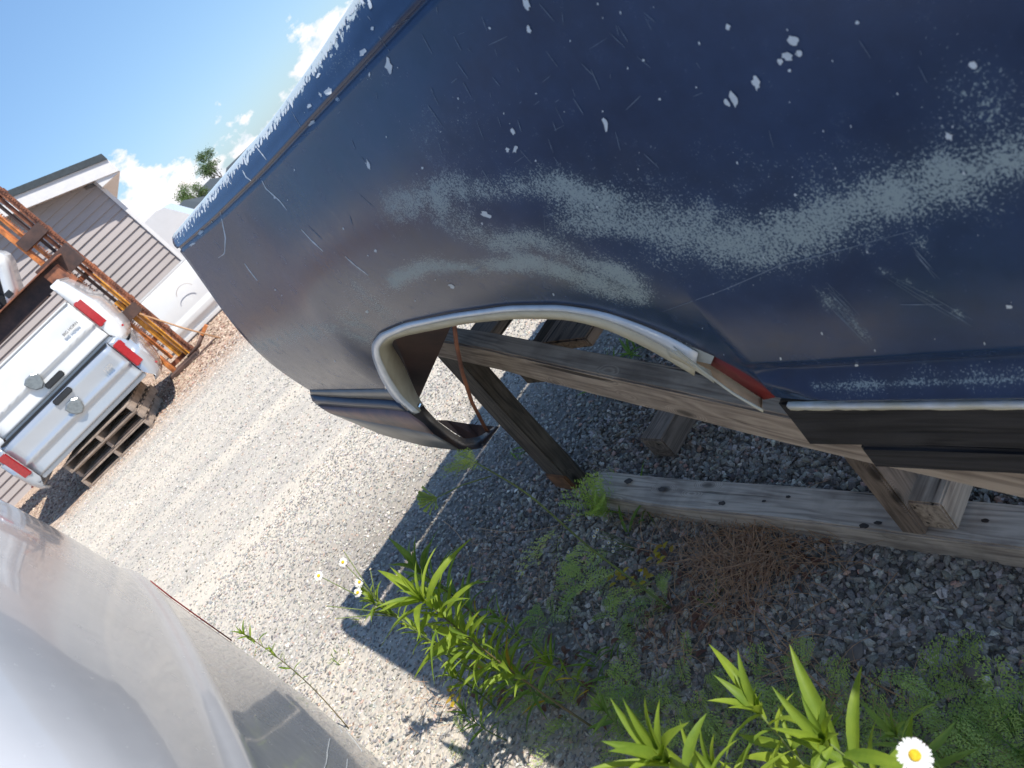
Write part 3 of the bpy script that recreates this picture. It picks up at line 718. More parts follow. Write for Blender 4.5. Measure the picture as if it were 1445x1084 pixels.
# scuff mask: worn areas, plus a painted sheen along the sill rib, follow strokes over the surface (s, z), with soft edges
def proj(P):
    r_ = P - Vector((0, 0, CAMZ)); x = r_.dot(cx); y = r_.dot(cy); z = r_.dot(cF); return 722.5 + FPX * x / z, 542 - FPX * y / z
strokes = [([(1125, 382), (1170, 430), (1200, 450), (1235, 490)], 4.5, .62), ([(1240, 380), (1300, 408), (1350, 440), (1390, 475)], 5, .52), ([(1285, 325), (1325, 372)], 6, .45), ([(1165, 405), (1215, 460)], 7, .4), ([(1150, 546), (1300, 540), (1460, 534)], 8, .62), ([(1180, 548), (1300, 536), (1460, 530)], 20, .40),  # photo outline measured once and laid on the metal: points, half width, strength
    ([(560, 290), (640, 268), (700, 280), (760, 262), (830, 275), (900, 305), (960, 325)], 28, .72),
    ([(620, 290), (700, 345), (760, 335), (830, 365), (895, 402)], 24, .78),
    ([(560, 395), (610, 370), (690, 372), (760, 370), (820, 395), (905, 418)], 16, .82),
    ([(800, 300), (900, 320), (980, 330), (1060, 345), (1150, 320), (1230, 285), (1310, 262), (1445, 225)], 48, .74),
    ([(1010, 345), (1100, 345), (1180, 300), (1230, 290)], 22, .45),
    ([(1160, 280), (1300, 235), (1445, 190)], 60, .38),
    ([(830, 250), (960, 265), (1100, 265)], 60, .25),
    ([(360, 490), (430, 468), (480, 466), (515, 478)], 15, .55),
    ([(505, 405), (530, 430), (545, 440)], 22, .42), ([(490, 450), (515, 470)], 24, .5),
    ([(610, 190), (660, 200)], 50, .25), ([(1360, 130), (1440, 160)], 70, .30), ([(480, 90), (530, 110)], 30, .22)]
vals = np.zeros(len(skin.data.vertices)); tev = np.zeros(len(vals))
PX = np.array([proj(v.co) if (v.co - Vector((0, 0, CAMZ))).dot(cF) > .05 else (9999, 9999) for v in skin.data.vertices])
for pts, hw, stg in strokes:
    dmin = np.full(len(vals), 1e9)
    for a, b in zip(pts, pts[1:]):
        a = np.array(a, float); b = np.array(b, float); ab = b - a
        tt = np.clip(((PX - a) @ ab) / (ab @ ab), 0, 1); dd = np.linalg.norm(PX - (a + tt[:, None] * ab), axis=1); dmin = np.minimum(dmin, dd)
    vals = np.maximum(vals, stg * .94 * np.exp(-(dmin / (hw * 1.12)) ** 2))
# darker islands inside the worn area
for (ex, ey, rx, ry, k) in [(720, 300, 75, 26, .8), (860, 350, 70, 18, .6), (650, 360, 55, 12, .7), (760, 400, 60, 8, .3)]:
    vals *= 1 - k * np.exp(-((PX[:, 0] - ex) / rx) ** 2 - ((PX[:, 1] - ey) / ry) ** 2)
nc_ = len(cols)
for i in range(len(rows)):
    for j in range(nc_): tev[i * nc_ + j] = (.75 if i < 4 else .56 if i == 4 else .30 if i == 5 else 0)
at = skin.data.attributes.new('scuff_sheen', 'FLOAT', 'POINT'); at.data.foreach_set('value', vals.astype(np.float32))
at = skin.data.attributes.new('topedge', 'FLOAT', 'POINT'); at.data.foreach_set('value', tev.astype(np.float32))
sm_ = skin.modifiers.new('s', 'SOLIDIFY'); sm_.thickness = .0012; sm_.offset = -1 if False else 1
bvh = BVHTree.FromPolygons([v.co.copy() for v in skin.data.vertices], [tuple(p.vertices) for p in skin.data.polygons])
O = Vector((0, 0, CAMZ))
def hit(px, py, lift=.0012):
    d = ray(px, py).normalized(); h = bvh.ray_cast(O, d)
    return (h[0] - d * lift, h[1]) if h[0] is not None else (None, None)
def blob(bm, px, py, a, b, ang, rnd, n=12):
    P = []
    for k in range(n):
        t_ = k * 2 * math.pi / n; r_ = rnd.uniform(.55, 1.2)
        x, y = a * r_ * math.cos(t_), b * r_ * math.sin(t_)
        q, _ = hit(px + x * math.cos(ang) - y * math.sin(ang), py + x * math.sin(ang) + y * math.cos(ang))
        if q is None: return
        P.append(bm.verts.new(q))
    try: bm.faces.new(P)
    except Exception: pass
rnd = random.Random(5)
chips = [(743, 6, 10, 4, 1.2), (746, 42, 7, 3.5, 1.1), (548, 94, 12, 5, 1.4), (724, 185, 6, 3, 1.2), (727, 211, 7, 3, 2.0), (716, 211, 4, 3, 1.5), (685, 303, 8, 4, .4), (638, 404, 6, 3, .5), (854, 175, 11, 3.5, 1.35),
         (1067, 118, 11, 6, 1.2), (1036, 141, 12, 5, 1.2), (1026, 145, 7, 3.5, 1.2), (1119, 57, 9, 7, .5), (1110, 80, 9, 6, .2), (1128, 76, 5, 4, .9), (1101, 87, 5, 4, .9), (1027, 38, 5, 4, 1), (1372, 92, 8, 7, 1), (1339, 193, 7, 6, .5),
         (1210, 32, 3, 3, 1), (1423, 433, 5, 3, .1), (1360, 245, 2.5, 2, 1), (1122, 275, 2.5, 2, 1), (518, 440, 3, 2, 1), (596, 237, 2, 2, 1), (691, 40, 2, 2, 1), (908, 85, 2, 2, 1), (931, 140, 2, 2, 1), (1114, 100, 3, 2, 1), (530, 354, 3, 2, 1), (500, 377, 0, 0, 0),
         (511, 74, 7, 5, 2.1), (463, 129, 7, 5, 2.1), (476, 140, 4, 3, 1), (452, 134, 4, 2, 1), (440, 174, 3, 6, 1), (436, 150, 3, 4, 1), (320, 250, 10, 11, 1), (306, 270, 9, 10, .6), (525, 40, 3, 3, 1), (467, 50, 2.5, 5, .3), (449, 78, 3, 6, .4), (449, 106, 2.5, 5, .4), (522, 6, 3, 8, -.3), (512, 4, 2, 5, 0),
         (521, 105, 1.5, 4, .2), (271, 345, 2, 5, 1), (402, 145, 2, 3, .3), (283, 328, 4, 5, .3), (520, 233, 3, 10, -.3), (1209, 516, 3, 2, 0), (695, 593, 0, 0, 0)]
bm = bmesh.new()
for c_ in chips:
    if c_[2]: blob(bm, *c_, rnd)
for _ in range(90):
    px, py = rnd.uniform(260, 1440), rnd.uniform(5, 540); s_ = rnd.uniform(.6, 1.5); blob(bm, px, py, s_ * rnd.uniform(1, 2.2), s_, rnd.uniform(.9, 1.5), rnd, 6)
# ragged pale flakes hanging from the top edge
for i in range(70):
    f = i / 69; px = 248 + f * 262; py = float(np.interp(px, [243, 300, 380, 440, 500, 512], [335, 268, 176, 92, 0, -18])) + rnd.uniform(2, 7)
    blob(bm, px + 3, py + 3, rnd.uniform(1.0, 2), rnd.uniform(2.5, 8), rnd.uniform(-.5, .1), rnd, 7)
tag(from_bm('bare_paint_chips', bm, M['chip'], panel), 'scattered pale chips and flakes of missing paint', kind='stuff')
# scratches
bm = bmesh.new()
def scratch(pts, w_, mat=None):
    Q = resample([Vector((p[0], p[1], 0)) for p in pts], max(3, int(len(pts) * 4)))
    L_ = []; 
    for i, q in enumerate(Q):
        d = (Q[min(i + 1, len(Q) - 1)] - Q[max(i - 1, 0)]).normalized(); nrm = Vector((-d.y, d.x, 0)); ww = w_ * (.3 + .7 * math.sin(math.pi * (i + .5) / len(Q))) * rnd.uniform(.6, 1.2)
        a, _ = hit(q.x + nrm.x * ww, q.y + nrm.y * ww, .0010); b, _ = hit(q.x - nrm.x * ww, q.y - nrm.y * ww, .0010)
        if a is None or b is None: return
        L_.append((bm.verts.new(a), bm.verts.new(b)))
    for (a, b), (c, d) in zip(L_, L_[1:]): bm.faces.new((a, b, d, c))
for s_ in [[(368, 252), (375, 266), (395, 284), (405, 297)], [(487, 362), (500, 374), (520, 389)], [(425, 324), (440, 340), (456, 355)], [(345, 372), (352, 382), (363, 396)], [(311, 300), (318, 335), (317, 358), (308, 364)], [(362, 208), (370, 218), (376, 226)], [(342, 240), (347, 250), (354, 255)]]: scratch(s_, .9)
tag(from_bm('bright_scratches', bm, M['chip'], panel), kind='stuff')
bm = bmesh.new()
for s_ in [[(935, 440), (1020, 410), (1100, 375), (1180, 355), (1290, 325)], [(1270, 430), (1330, 430)]]: scratch(s_, .7)
for (a, b) in (((1125, 382), (1235, 490)), ((1240, 380), (1390, 470)), ((1270, 330), (1330, 400)), ((1165, 400), (1215, 455))):
    for k in range(5):
        o1, o2 = rnd.uniform(-9, 9), rnd.uniform(-9, 9); f0, f1 = rnd.uniform(0, .4), rnd.uniform(.6, 1)
        A = Vector((a[0], a[1] + o1, 0)); B = Vector((b[0], b[1] + o2, 0)); p_, q_ = A.lerp(B, f0), A.lerp(B, f1); mdd = p_.lerp(q_, .5) + Vector((rnd.uniform(-1.5, 1.5), rnd.uniform(-1.5, 1.5), 0))
        scratch([p_, mdd, q_], rnd.uniform(.25, .6))
for _ in range(95):
    x, y = rnd.gauss(700, 190), rnd.gauss(130, 90); l_ = rnd.uniform(5, 32); an = rnd.choice((.9, 1.1, 2.6, 1.3)) + rnd.uniform(-.25, .25)
    if 290 < x < 1440 and 0 < y < 380: scratch([(x, y), (x + l_ * math.cos(an), y + l_ * math.sin(an))], rnd.uniform(.3, .6))
tag(from_bm('fine_scratches', bm, M['chip_dim'], panel), 'web of fine pale scratches in the blue paint', kind='stuff')

# wheel arch lip in bare cream metal
Npx = 80
def pc3(pts): return [onN(x, y, n) for x, y, n in pts]
def lip(name, A, B, mat, n=80, it=2, th=.0015):
    a, b = smooth_pts(pc3(A), n, it), smooth_pts(pc3(B), n, it)
    mid = [p.lerp(q, .5) - NX * .002 for p, q in zip(a, b)]
    return grid(name, [a, mid, b], mat, panel, True, th)
N0 = D0 - .004
Oa = [(580, 585), (554, 562), (537, 534), (525, 504), (524, 486), (535, 471), (570, 456), (640, 442), (720, 431), (790, 430), (850, 439), (900, 456), (950, 477), (985, 498)]
Ma = [(592, 582), (569, 562), (550, 533), (536, 504), (535, 490), (546, 477), (577, 464), (640, 450), (720, 439.5), (790, 439), (848, 448.5), (897, 468), (945, 493), (982, 520)]
Ia = [(599, 574, .06), (590, 561, .06), (568, 512, .06), (552, 486, .05), (556, 479, .03), (575, 473, .02), (600, 468, .014), (660, 456, .01), (730, 449.5, .008), (800, 450.5, .008), (850, 462, .008), (900, 484, .008), (940, 506, .008), (980, 530, .008)]
M['bright_lip'] = simple('bare_metal_lip', (.74, .76, .76), .28, metal=.2, var=.2, scale=25, bmp=.1)
lip('arch_rim', [(x, y, N0) for x, y in Oa], [(x, y, N0 - .003) for x, y in Ma], M['bright_lip'])
lip('arch_flange', [(x, y, N0 - .001) for x, y in Ma], [(x, y, D0 + n) for x, y, n in Ia], M['cream'])
bm = bmesh.new(); q = onN(591, 573, D0 + .02); tube_bm(bm, [q + NX * .004, q - NX * .006 - AX * .004], .005, 10); from_bm('flange_bolt', bm, M['chrome'], panel)
# peeled strip at the front of the arch
g_a = [(948, 479, D0 - .001), (985, 496, D0 - .001), (1020, 514, D0 - .001), (1018, 515, D0 - .001)]
mesh('primer_patch', pc3([(938, 474, D0 - .002), (975, 489, D0 - .002), (1008, 503, D0 - .002), (1003, 514, D0 + .0), (975, 508, D0 - .0), (950, 492, D0)]), [(0, 1, 2, 3, 4, 5)], M['grey_primer'], panel)
grid('red_patch', [pc3([(1003, 498, D0 + .002), (1035, 514, D0 + .002), (1066, 533, D0 + .002), (1096, 560, D0 + .002)]), pc3([(1003, 515, D0 + .004), (1030, 532, D0 + .004), (1055, 549, D0 + .004), (1078, 564, D0 + .004)])], M['red_primer'], panel, True, .001)
up_ = [(972, 498, D0 + .012), (1000, 514, D0 + .012), (1040, 538, D0 + .010), (1076, 560, D0 + .008)]
fold = [(962, 506, D0 + .004), (993, 528, D0 + .002), (1036, 556, D0 - .006), (1074, 578, D0 - .010)]
dn = [(958, 497, D0 - .010), (992, 526, D0 - .016), (1034, 557, D0 - .020), (1077, 582, D0 - .022)]
grid('peeled_strip', [smooth_pts(pc3(up_), 20, 1), smooth_pts(pc3(fold), 20, 1)], M['tan_primer'], panel, True, .0015)
dn2 = [(950, 489, D0 - .008), (990, 520, D0 - .014), (1034, 553, D0 - .018), (1077, 578, D0 - .021)]
grid('peeled_edge', [smooth_pts(pc3(dn), 20, 1), smooth_pts(pc3(dn2), 20, 1)], M['cream'], panel, True, .0015)
grid('curled_lip', [smooth_pts(pc3([(940, 488, D0 - .006), (962, 500, D0 - .010), (985, 514, D0 - .004), (1003, 523, D0)]), 12, 1), smooth_pts(pc3([(945, 503, D0 - .004), (968, 514, D0 - .004), (990, 528, D0 - .008), (1008, 541, D0 - .012)]), 12, 1)], M['cream'], panel, True, .0015)
mesh('strip_end', pc3([(1076, 560, D0 + .006), (1076, 581, D0 - .02), (1072, 579, D0 + .003), (1073, 562, D0 + .009)]), [(0, 1, 2, 3)], M['tan_primer'], panel)
# bare folded flange under the sill
zA = zr_
rr = []
rndf = random.Random(9)
ss = np.linspace(s_arch_front - .008, S1, 90)
for n_, dz in ((NB + .004, .001), (NB - .002, .0005), (NB - .0022, -.003), (NB - .0015, -.0055), (NB + .006, -.006)):
    rr.append([anz(s_, n_ + rndf.uniform(-.0003, .0003), zA + dz + rndf.uniform(-.0004, .0004)) for s_ in ss])
M['lip_white'] = simple('chipped_white_sealer', (.74, .75, .76), .45, c2=(.62, .58, .46), scale=26, bmp=.3)
grid('sill_flange', rr[:4], M['lip_white'], panel, True, .001)
grid('sill_flange_edge', [[p - Vector((0, 0, .0003)) for p in rr[3]], [anz(s_, NB - .001, zA - .0085 + rndf.uniform(-.001, .001)) for s_ in ss]], M['cream'], panel, True, .001)
# rear lower corner (valance) with rust and its rolled black edge
v0 = [(437, 551), (490, 551), (549, 551), (575, 575)]
seam = grid('seam_strip', [pc3([(434, 550, NB + .0), (490, 549, NB), (549, 548, NB)]), pc3([(434, 550, NB + .006), (490, 549.4, NB + .006), (549, 548.6, NB + .006)])], M['dark'], panel)
def dust(name, c, c2): return simple(name, c, .38, c2=c2, scale=16, bmp=.05)
M['blue_dust'] = dust('dusty_blue_paint', (.035, .05, .085), (.022, .035, .06))
M['rust_paint'] = simple('rust_bleeding_paint', (.27, .15, .13), .5, c2=(.12, .095, .105), scale=14, bmp=.15)
M['grey_blue'] = simple('faded_grey_paint', (.17, .17, .16), .35, c2=(.11, .105, .10), scale=10, bmp=.05)
a0 = [(437, 550.5), (490, 550), (535, 549.5), (552, 549)]; a1 = [(438, 558), (490, 562), (540, 564), (560, 566)]
a2 = [(438, 557.5), (490, 561.5), (540, 563.5), (560, 565.5)]; a3 = [(447, 571), (500, 575), (545, 577), (575, 581)]
a4 = [(465, 583), (515, 594), (565, 603), (612, 613)]; a5 = [(475, 587), (540, 614), (600, 630), (650, 636)]
def cr_(pts, n): return smooth_pts([onN(x, y, n) for x, y in pts], 24, 1)
grid('seam_panel', [cr_(a0, NB - .001), cr_([(438, 555), (490, 557), (538, 557), (557, 558)], NB - .004), cr_(a1, NB)], M['grey_blue'], panel, True, .001)
grid('lower_moulding', [cr_(a2, NB - .002), cr_([(441, 566), (495, 570), (543, 573), (570, 576)], NB - .012), cr_(a3, NB - .010)], M['blue_dust'], panel, True, .001)
grid('valance', [cr_(a3, NB - .0095), cr_([(455, 577), (507, 584), (556, 590), (598, 598)], NB - .018), cr_(a4, NB - .012)], M['rust_paint'], panel, True, .001)
grid('valance_bottom', [cr_(a4, NB - .0115), cr_([(470, 585), (528, 604), (585, 617), (634, 626)], NB - .002), cr_(a5, NB + .015)], M['grey_blue'], panel, True, .001)
M['black_rust'] = simple('black_edge_paint', (.025, .03, .04), .35, c2=(.07, .045, .035), scale=30, bmp=.2)
e_out = [(574, 580, NB - .011), (600, 602, NB - .012), (622, 622, NB - .004), (650, 636, NB + .014), (682, 632, NB + .06), (704, 602, NB + .10)]
e_in = [(597, 573, NB + .03), (616, 594, NB + .035), (640, 612, NB + .05), (655, 620, NB + .065), (676, 617, NB + .085), (698, 602, NB + .105)]
grid('rolled_edge', [smooth_pts(pc3(e_out), 30, 1), smooth_pts(pc3(e_in), 30, 1)], M['black_rust'], panel, True, .002)
mesh('inner_floor', pc3([(616, 593, NB + .045), (640, 610, NB + .06), (656, 620, NB + .075), (676, 617, NB + .095), (699, 602, NB + .115), (660, 598, NB + .12), (630, 593, NB + .10)]), [(0, 1, 2, 3, 4, 5, 6)], M['rust_dark'], panel)
mesh('inner_brace', pc3([(553, 487, D0 + .07), (556, 474, D0 + .05), (600, 462, D0 + .06), (640, 452, D0 + .12), (607, 495, D0 + .17), (591, 563, D0 + .15)]), [(0, 1, 2, 3, 4, 5)], M['rust_dark'], panel)
tubeo('rusty_rod', [onN(640, 450, D0 + .09), onN(644, 485, D0 + .09), onN(652, 525, D0 + .09), onN(666, 568, D0 + .1), onN(690, 614, D0 + .1)], .0045, M['rust'], panel, 8)

# ================================================================== WOODEN RACK
rack = empty('timber_rack', (.2, 1.6, 0), 'grey timber storage rack of posts, rails and cross boards under the blue panel', 'rack')
def bd(name, p0, p1, w_, h, mat, up=(0, 0, 1), seed=0): return board(name, p0, p1, w_, h, M[mat], up, rack, seed)
# ground rail
ga, gb = gnd(848, 692, .035), gnd(1445, 757, .035); gdir = (gb - ga).normalized()
bd('ground_rail', ga, gb + gdir * 1.2, .095, .07, 'wood_pale', seed=1)
M['knot'] = simple('wood_knot', (.075, .05, .035), .7, c2=(.03, .02, .015), scale=60, bmp=.3)
rk = random.Random(3)
for kx, ky, ks in ((887, 679, .013), (934, 690, .010), (1019, 710, .0085), (1078, 707, .005), (1112, 701, .0055), (1219, 742, .009), (1239, 738, .007), (1390, 735, .006)):
    c0 = gnd(kx, ky, .0726); bm = bmesh.new()
    bm.faces.new([bm.verts.new(c0 + gdir * ks * rk.uniform(.9, 1.5) * math.cos(a) + gdir.cross(Vector((0, 0, 1))) * ks * rk.uniform(.6, .9) * math.sin(a)) for a in np.linspace(0, 5.8, 12)])
    from_bm('knot', bm, M['knot'], rack)
# corner post standing at its far end
pf = gnd(808, 680, .0)
pt_top = pf + Vector((.03, .0, .70))
bd('post', pf + Vector((0, 0, .002)), pt_top, .062, .10, 'wood_post', up=AX, seed=2)
bd('post_foot', pf + Vector((0, 0, .0)), pf + Vector((.0015, 0, .075)), .064, .102, 'wood_cut', up=AX, seed=2)
# long upper rail
la = onN(606, 478, .80); lb_ = onN(1445, 655, .60)
ldir = (lb_ - la).normalized()
bd('long_rail', la - ldir * .03, lb_ + ldir * .35, .052, .080, 'wood_grey', seed=3)
# black board under the sill
za = zr_ - .012
bd('black_board', anz(s_arch_front + .02, NB + .035, za - .042), anz(S1, NB + .035, za - .042), .045, .086, 'wood_black', seed=4)
bd('black_board', anz(s_arch_front - .05, NB + .040, za - .107), anz(S1, NB + .040, za - .107), .055, .042, 'wood_black', seed=5)
# cross boards on the rail going back under the load
for (px, py, wd, s_) in ((690, 462, .13, 6), (808, 470, .17, 7)):
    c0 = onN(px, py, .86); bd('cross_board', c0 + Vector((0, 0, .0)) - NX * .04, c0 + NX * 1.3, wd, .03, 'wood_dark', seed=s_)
c0 = onN(745, 530, .80); bd('cross_board', c0, c0 + NX * 1.3, .075, .06, 'wood_post', seed=8)
# near crosspiece and its post
e0 = onN(1306, 728, .80)
bd('crosspiece', e0, e0 + NX * 1.3, .085, .085, 'wood_grey', seed=9)
e1 = onN(1250, 690, .80); zt = la.z - .12
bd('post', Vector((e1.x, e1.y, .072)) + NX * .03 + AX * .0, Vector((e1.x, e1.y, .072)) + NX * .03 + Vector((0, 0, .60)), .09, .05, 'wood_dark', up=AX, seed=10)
# far crosspiece on the gravel
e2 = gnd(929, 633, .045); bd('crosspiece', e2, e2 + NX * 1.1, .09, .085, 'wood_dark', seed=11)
# rear frame of the rack
for s_ in (.2, 1.9):
    pp = AX * s_ + NX * 2.05; bd('post', pp, pp + Vector((0, 0, 1.2)), .09, .09, 'wood_dark', seed=int(12 + s_))
bd('ground_rail', AX * 2.1 + NX * 2.05 + Vector((0, 0, .045)), AX * -.4 + NX * 2.05 + Vector((0, 0, .045)), .09, .088, 'wood_dark', seed=14)
bd('long_rail', AX * 2.1 + NX * 1.98 + Vector((0, 0, 1.24)), AX * -.4 + NX * 1.98 + Vector((0, 0, 1.24)), .05, .095, 'wood_grey', seed=15)
# flat panels lying on top of the rack, behind the quarter panel
zt_ = top3[0].z - .05
hood = empty('flat_hood', un(Vector((.8, 1.35, zt_))), 'flat sheet metal hood lying level across the rack top behind the blue panel', 'body panel')
hs_ = [(1.84, zt_), (1.83, zt_ + .0)]
grid('hood_skin', [[un(Vector((s_, n_, zt_ - .02 + .03 * math.sin((n_ - .62) / 1.5 * 3.14)))) for n_ in np.linspace(.575, 2.2, 10)] for s_ in np.linspace(-.3, 1.86, 14)], M['blue_dust'], hood, True, .02)
trimb = empty('tail_panel', un(Vector((2.0, 1.35, zt_))), 'narrow tail panel lying beside the hood at the far end of the rack', 'body panel')
grid('tail_skin', [[un(Vector((s_, n_, zt_ - .02))) for n_ in np.linspace(.60, 2.15, 10)] for s_ in np.linspace(1.895 , 2.13, 4)], M['grey_blue'], trimb, True, .02)
for s_ in (1.95,): bd('top_rail', AX * 2.0 + NX * .75 + Vector((0, 0, zt_ - .06)), AX * 2.0 + NX * 2.1 + Vector((0, 0, zt_ - .06)), .09, .05, 'wood_dark', seed=20)

# ================================================================== SILVER CAR BESIDE THE CAMERA
def silver_car():
    mt, t, b = newmat('dusty_silver_paint')
    g = gpos(t)
    b.inputs['Metallic'].default_value = .0
    fl = noise(t, g, 55, 5, .7); big = noise(t, g, 4, 4, .6)
    t.links.new(ramp(t, big, [(.3, (.33, .34, .36)), (.7, (.41, .42, .445))]), b.inputs['Base Color'])
    t.links.new(ramp(t, fl, [(.3, .16), (.75, .30)]), b.inputs['Roughness'])
    b.inputs['Coat Weight'].default_value = .55; b.inputs['Coat Roughness'].default_value = .04; b.inputs['Specular IOR Level'].default_value = .5
    bump(t, b, big, .05, .01)
    M['silver_car'] = mt
    plan = [(-1.75, 1.80), (-1.35, 1.78), (-1.05, 1.71), (-.85, 1.57), (-.74, 1.40), (-.664, 1.233), (-.59, 1.06), (-.50, .82), (-.423, .607), (-.345, .36), (-.29, .10), (-.26, -.2), (-.25, -.6), (-.25, -1.6)]
    pl = smooth_pts([Vector((x, y, 0)) for x, y in plan], 70, 4)
    nr = []
    for i in range(len(pl)):
        d = (pl[min(i + 1, len(pl) - 1)] - pl[max(i - 1, 0)]).normalized(); nr.append(Vector((-d.y, d.x, 0)))
    if nr[30].x < 0: nr = [-n for n in nr]
    car = empty('silver_car', (-1.2, .4, 0), 'silver grey car with glossy scratched side mirroring the gravel, closest to the viewer', 'car')
    prof = [(.20, -.16), (.24, -.12), (.34, -.060), (.46, -.034), (.60, -.020), (.76, -.011), (.90, -.007), (.99, -.002), (1.02, .003), (1.030, .005), (1.034, -.006), (1.06, -.008), (1.12, -.010), (1.19, -.020), (1.23, -.030), (1.265, -.044), (1.288, -.060), (1.302, -.085), (1.31, -.12), (1.322, -.18), (1.335, -.26)]
    P = smooth_pts([Vector((o, 0, z)) for z, o in prof], 110, 1)
    def zl(i, z): 
        k = max(0, min(1, (.85 - pl[i].y) / .6)); return z + max(0, z - 1.06) * max(-.8, .75 - 2.0 * k)
    rows = [[pl[i] + nr[i] * p.x + Vector((0, 0, zl(i, p.z))) for i in range(len(pl))] for p in P]
    grid('body_side', rows, M['silver_car'], car, True)
    top = rows[-1]
    mesh('deck', [tuple(p) for p in top] + [(-1.75, -1.6, 1.30)], [tuple(range(len(top))) + (len(top),)], M['silver_car'], car)
    # rear glass and roof set back on the deck
    gl = [(-1.75, 1.15, 1.50), (-1.05, .95, 1.50), (-.85, .2, 1.26), (-.75, -1.6, 1.24)]
    gu = [(-1.75, .55, 1.62), (-1.22, .45, 1.60), (-1.12, .0, 1.62), (-1.05, -1.6, 1.62)]
    M['glass_dark'] = simple('tinted_glass', (.03, .045, .06), .05, bmp=0, coat=1)
    grid('window', [resample([Vector(p) for p in gl], 20), resample([Vector(p) for p in gu], 20)], M['glass_dark'], car, False, .004)
    mesh('roof', [(*p,) for p in gu] + [(-1.75, -1.6, 1.64)], [(0, 1, 2, 3, 4)], M['silver_car'], car)
    boxo('underbody', (-1.5, -.1, .32), (1.1, 2.6, .12), M['dark'], car)
    for y in (.55, -1.2):
        w_ = tubeo('wheel', [(-1.28, y, .31), (-1.02, y, .31)], .31, M['black_plastic'], car, 24)
        tubeo('rim', [(-1.03, y, .31), (-1.010, y, .31)], .19, M['chrome'], w_, 16)
    ed = [pl[19] + nr[17] * (o + .002) + Vector((0, 0, z)) for z, o in ((1.0, .000), (.95, -.004), (.90, -.006), (.80, -.009))]
    tubeo('tail_lamp_edge', ed, .0013, M['red_primer'], car, 6)
    bm = bmesh.new(); rn = random.Random(2)
    def sc(i0, z0, i1, z1):
        pts = []
        for k in range(8):
            f = k / 7; i = i0 + (i1 - i0) * f; z = z0 + (z1 - z0) * f; a = int(i); q = pl[a].lerp(pl[a + 1], i - a)
            o = np.interp(z, [p.z for p in P], [p.x for p in P]); pts.append(q + nr[a] * (float(o) + .0006) + Vector((0, 0, z + rn.uniform(-.001, .001))))
        tube_bm(bm, pts, .0004, 4)
    sc(30, .86, 26, .74); sc(30.4, .84, 27, .73); sc(24, .60, 21, .54); sc(23, .62, 21.5, .58); sc(33, .80, 30, .77)
    tag(from_bm('scratches', bm, M['chip'], car), kind='stuff')
silver_car()

# ================================================================== GRAVEL
rg = np.random.default_rng(4)
phi_ = (1 + 5 ** .5) / 2
ICO = np.array([(-1, phi_, 0), (1, phi_, 0), (-1, -phi_, 0), (1, -phi_, 0), (0, -1, phi_), (0, 1, phi_), (0, -1, -phi_), (0, 1, -phi_), (phi_, 0, -1), (phi_, 0, 1), (-phi_, 0, -1), (-phi_, 0, 1)]) / 1.902
ICF = np.array([(0, 11, 5), (0, 5, 1), (0, 1, 7), (0, 7, 10), (0, 10, 11), (1, 5, 9), (5, 11, 4), (11, 10, 2), (10, 7, 6), (7, 1, 8), (3, 9, 4), (3, 4, 2), (3, 2, 6), (3, 6, 8), (3, 8, 9), (4, 9, 5), (2, 4, 11), (6, 2, 10), (8, 6, 7), (9, 8, 1)])
def stones(name, xy, size, colr, label, flat=.55, sink=.25):
    n = len(xy)
    v = ICO[None] * rg.uniform(.62, 1.2, (n, 12, 1)) + rg.normal(0, .10, (n, 12, 3))
    # cut angular faces: clamp along two random directions
    for _ in range(3):
        d = rg.normal(size=(n, 1, 3)); d /= np.linalg.norm(d, axis=2, keepdims=True); k = (v * d).sum(2, keepdims=True); lim = rg.uniform(.35, .7, (n, 1, 1))
        v = v - d * np.maximum(k - lim, 0)
    sc_ = np.stack([rg.uniform(.8, 1.3, n), rg.uniform(.6, .95, n), rg.uniform(.35, .75, n)], 1)[:, None]
    v = v * sc_
    q = rg.normal(size=(n, 4)); q[:, 1:3] *= .35; q /= np.linalg.norm(q, axis=1, keepdims=True); w_, x, y, z = q.T
    Rm = np.stack([1 - 2 * (y * y + z * z), 2 * (x * y - z * w_), 2 * (x * z + y * w_), 2 * (x * y + z * w_), 1 - 2 * (x * x + z * z), 2 * (y * z - x * w_), 2 * (x * z - y * w_), 2 * (y * z + x * w_), 1 - 2 * (x * x + y * y)], 1).reshape(n, 3, 3)
    v = np.einsum('nij,nkj->nki', Rm, v) * (size[:, None, None] * .5)
    v[:, :, 0] += xy[:, 0:1]; v[:, :, 1] += xy[:, 1:2]; v[:, :, 2] += (size * rg.uniform(-.05, .35, n) * .6)[:, None]
    me = bpy.data.meshes.new(name); nv = n * 12; nf = n * 20
    me.vertices.add(nv); me.vertices.foreach_set('co', v.reshape(-1).astype(np.float32))
    fi = (ICF[None] + (np.arange(n) * 12)[:, None, None]).reshape(-1)
    me.loops.add(nf * 3); me.loops.foreach_set('vertex_index', fi.astype(np.int32))
    me.polygons.add(nf); me.polygons.foreach_set('loop_start', (np.arange(nf) * 3).astype(np.int32))
    me.update(calc_edges=True)
    a = me.attributes.new('Col', 'FLOAT_COLOR', 'POINT'); cc = np.ones((n, 12, 4), np.float32); cc[:, :, :3] = colr[:, None]
    a.data.foreach_set('color', cc.reshape(-1))
    for p_ in (): pass
    me.polygons.foreach_set('use_smooth', np.zeros(nf, bool))
    o = link(name, me, M['stones']); return tag(o, label, 'gravel', kind='stuff')
def sector(n, r0, r1, a0, a1, power=1.0):
    """random ground spots, thinner with distance"""
    r = (r0 ** (2 - power) + rg.random(n) * (r1 ** (2 - power) - r0 ** (2 - power))) ** (1 / (2 - power)); a = np.radians(rg.uniform(a0, a1, n)); return np.stack([np.sin(a) * r, np.cos(a) * r], 1)
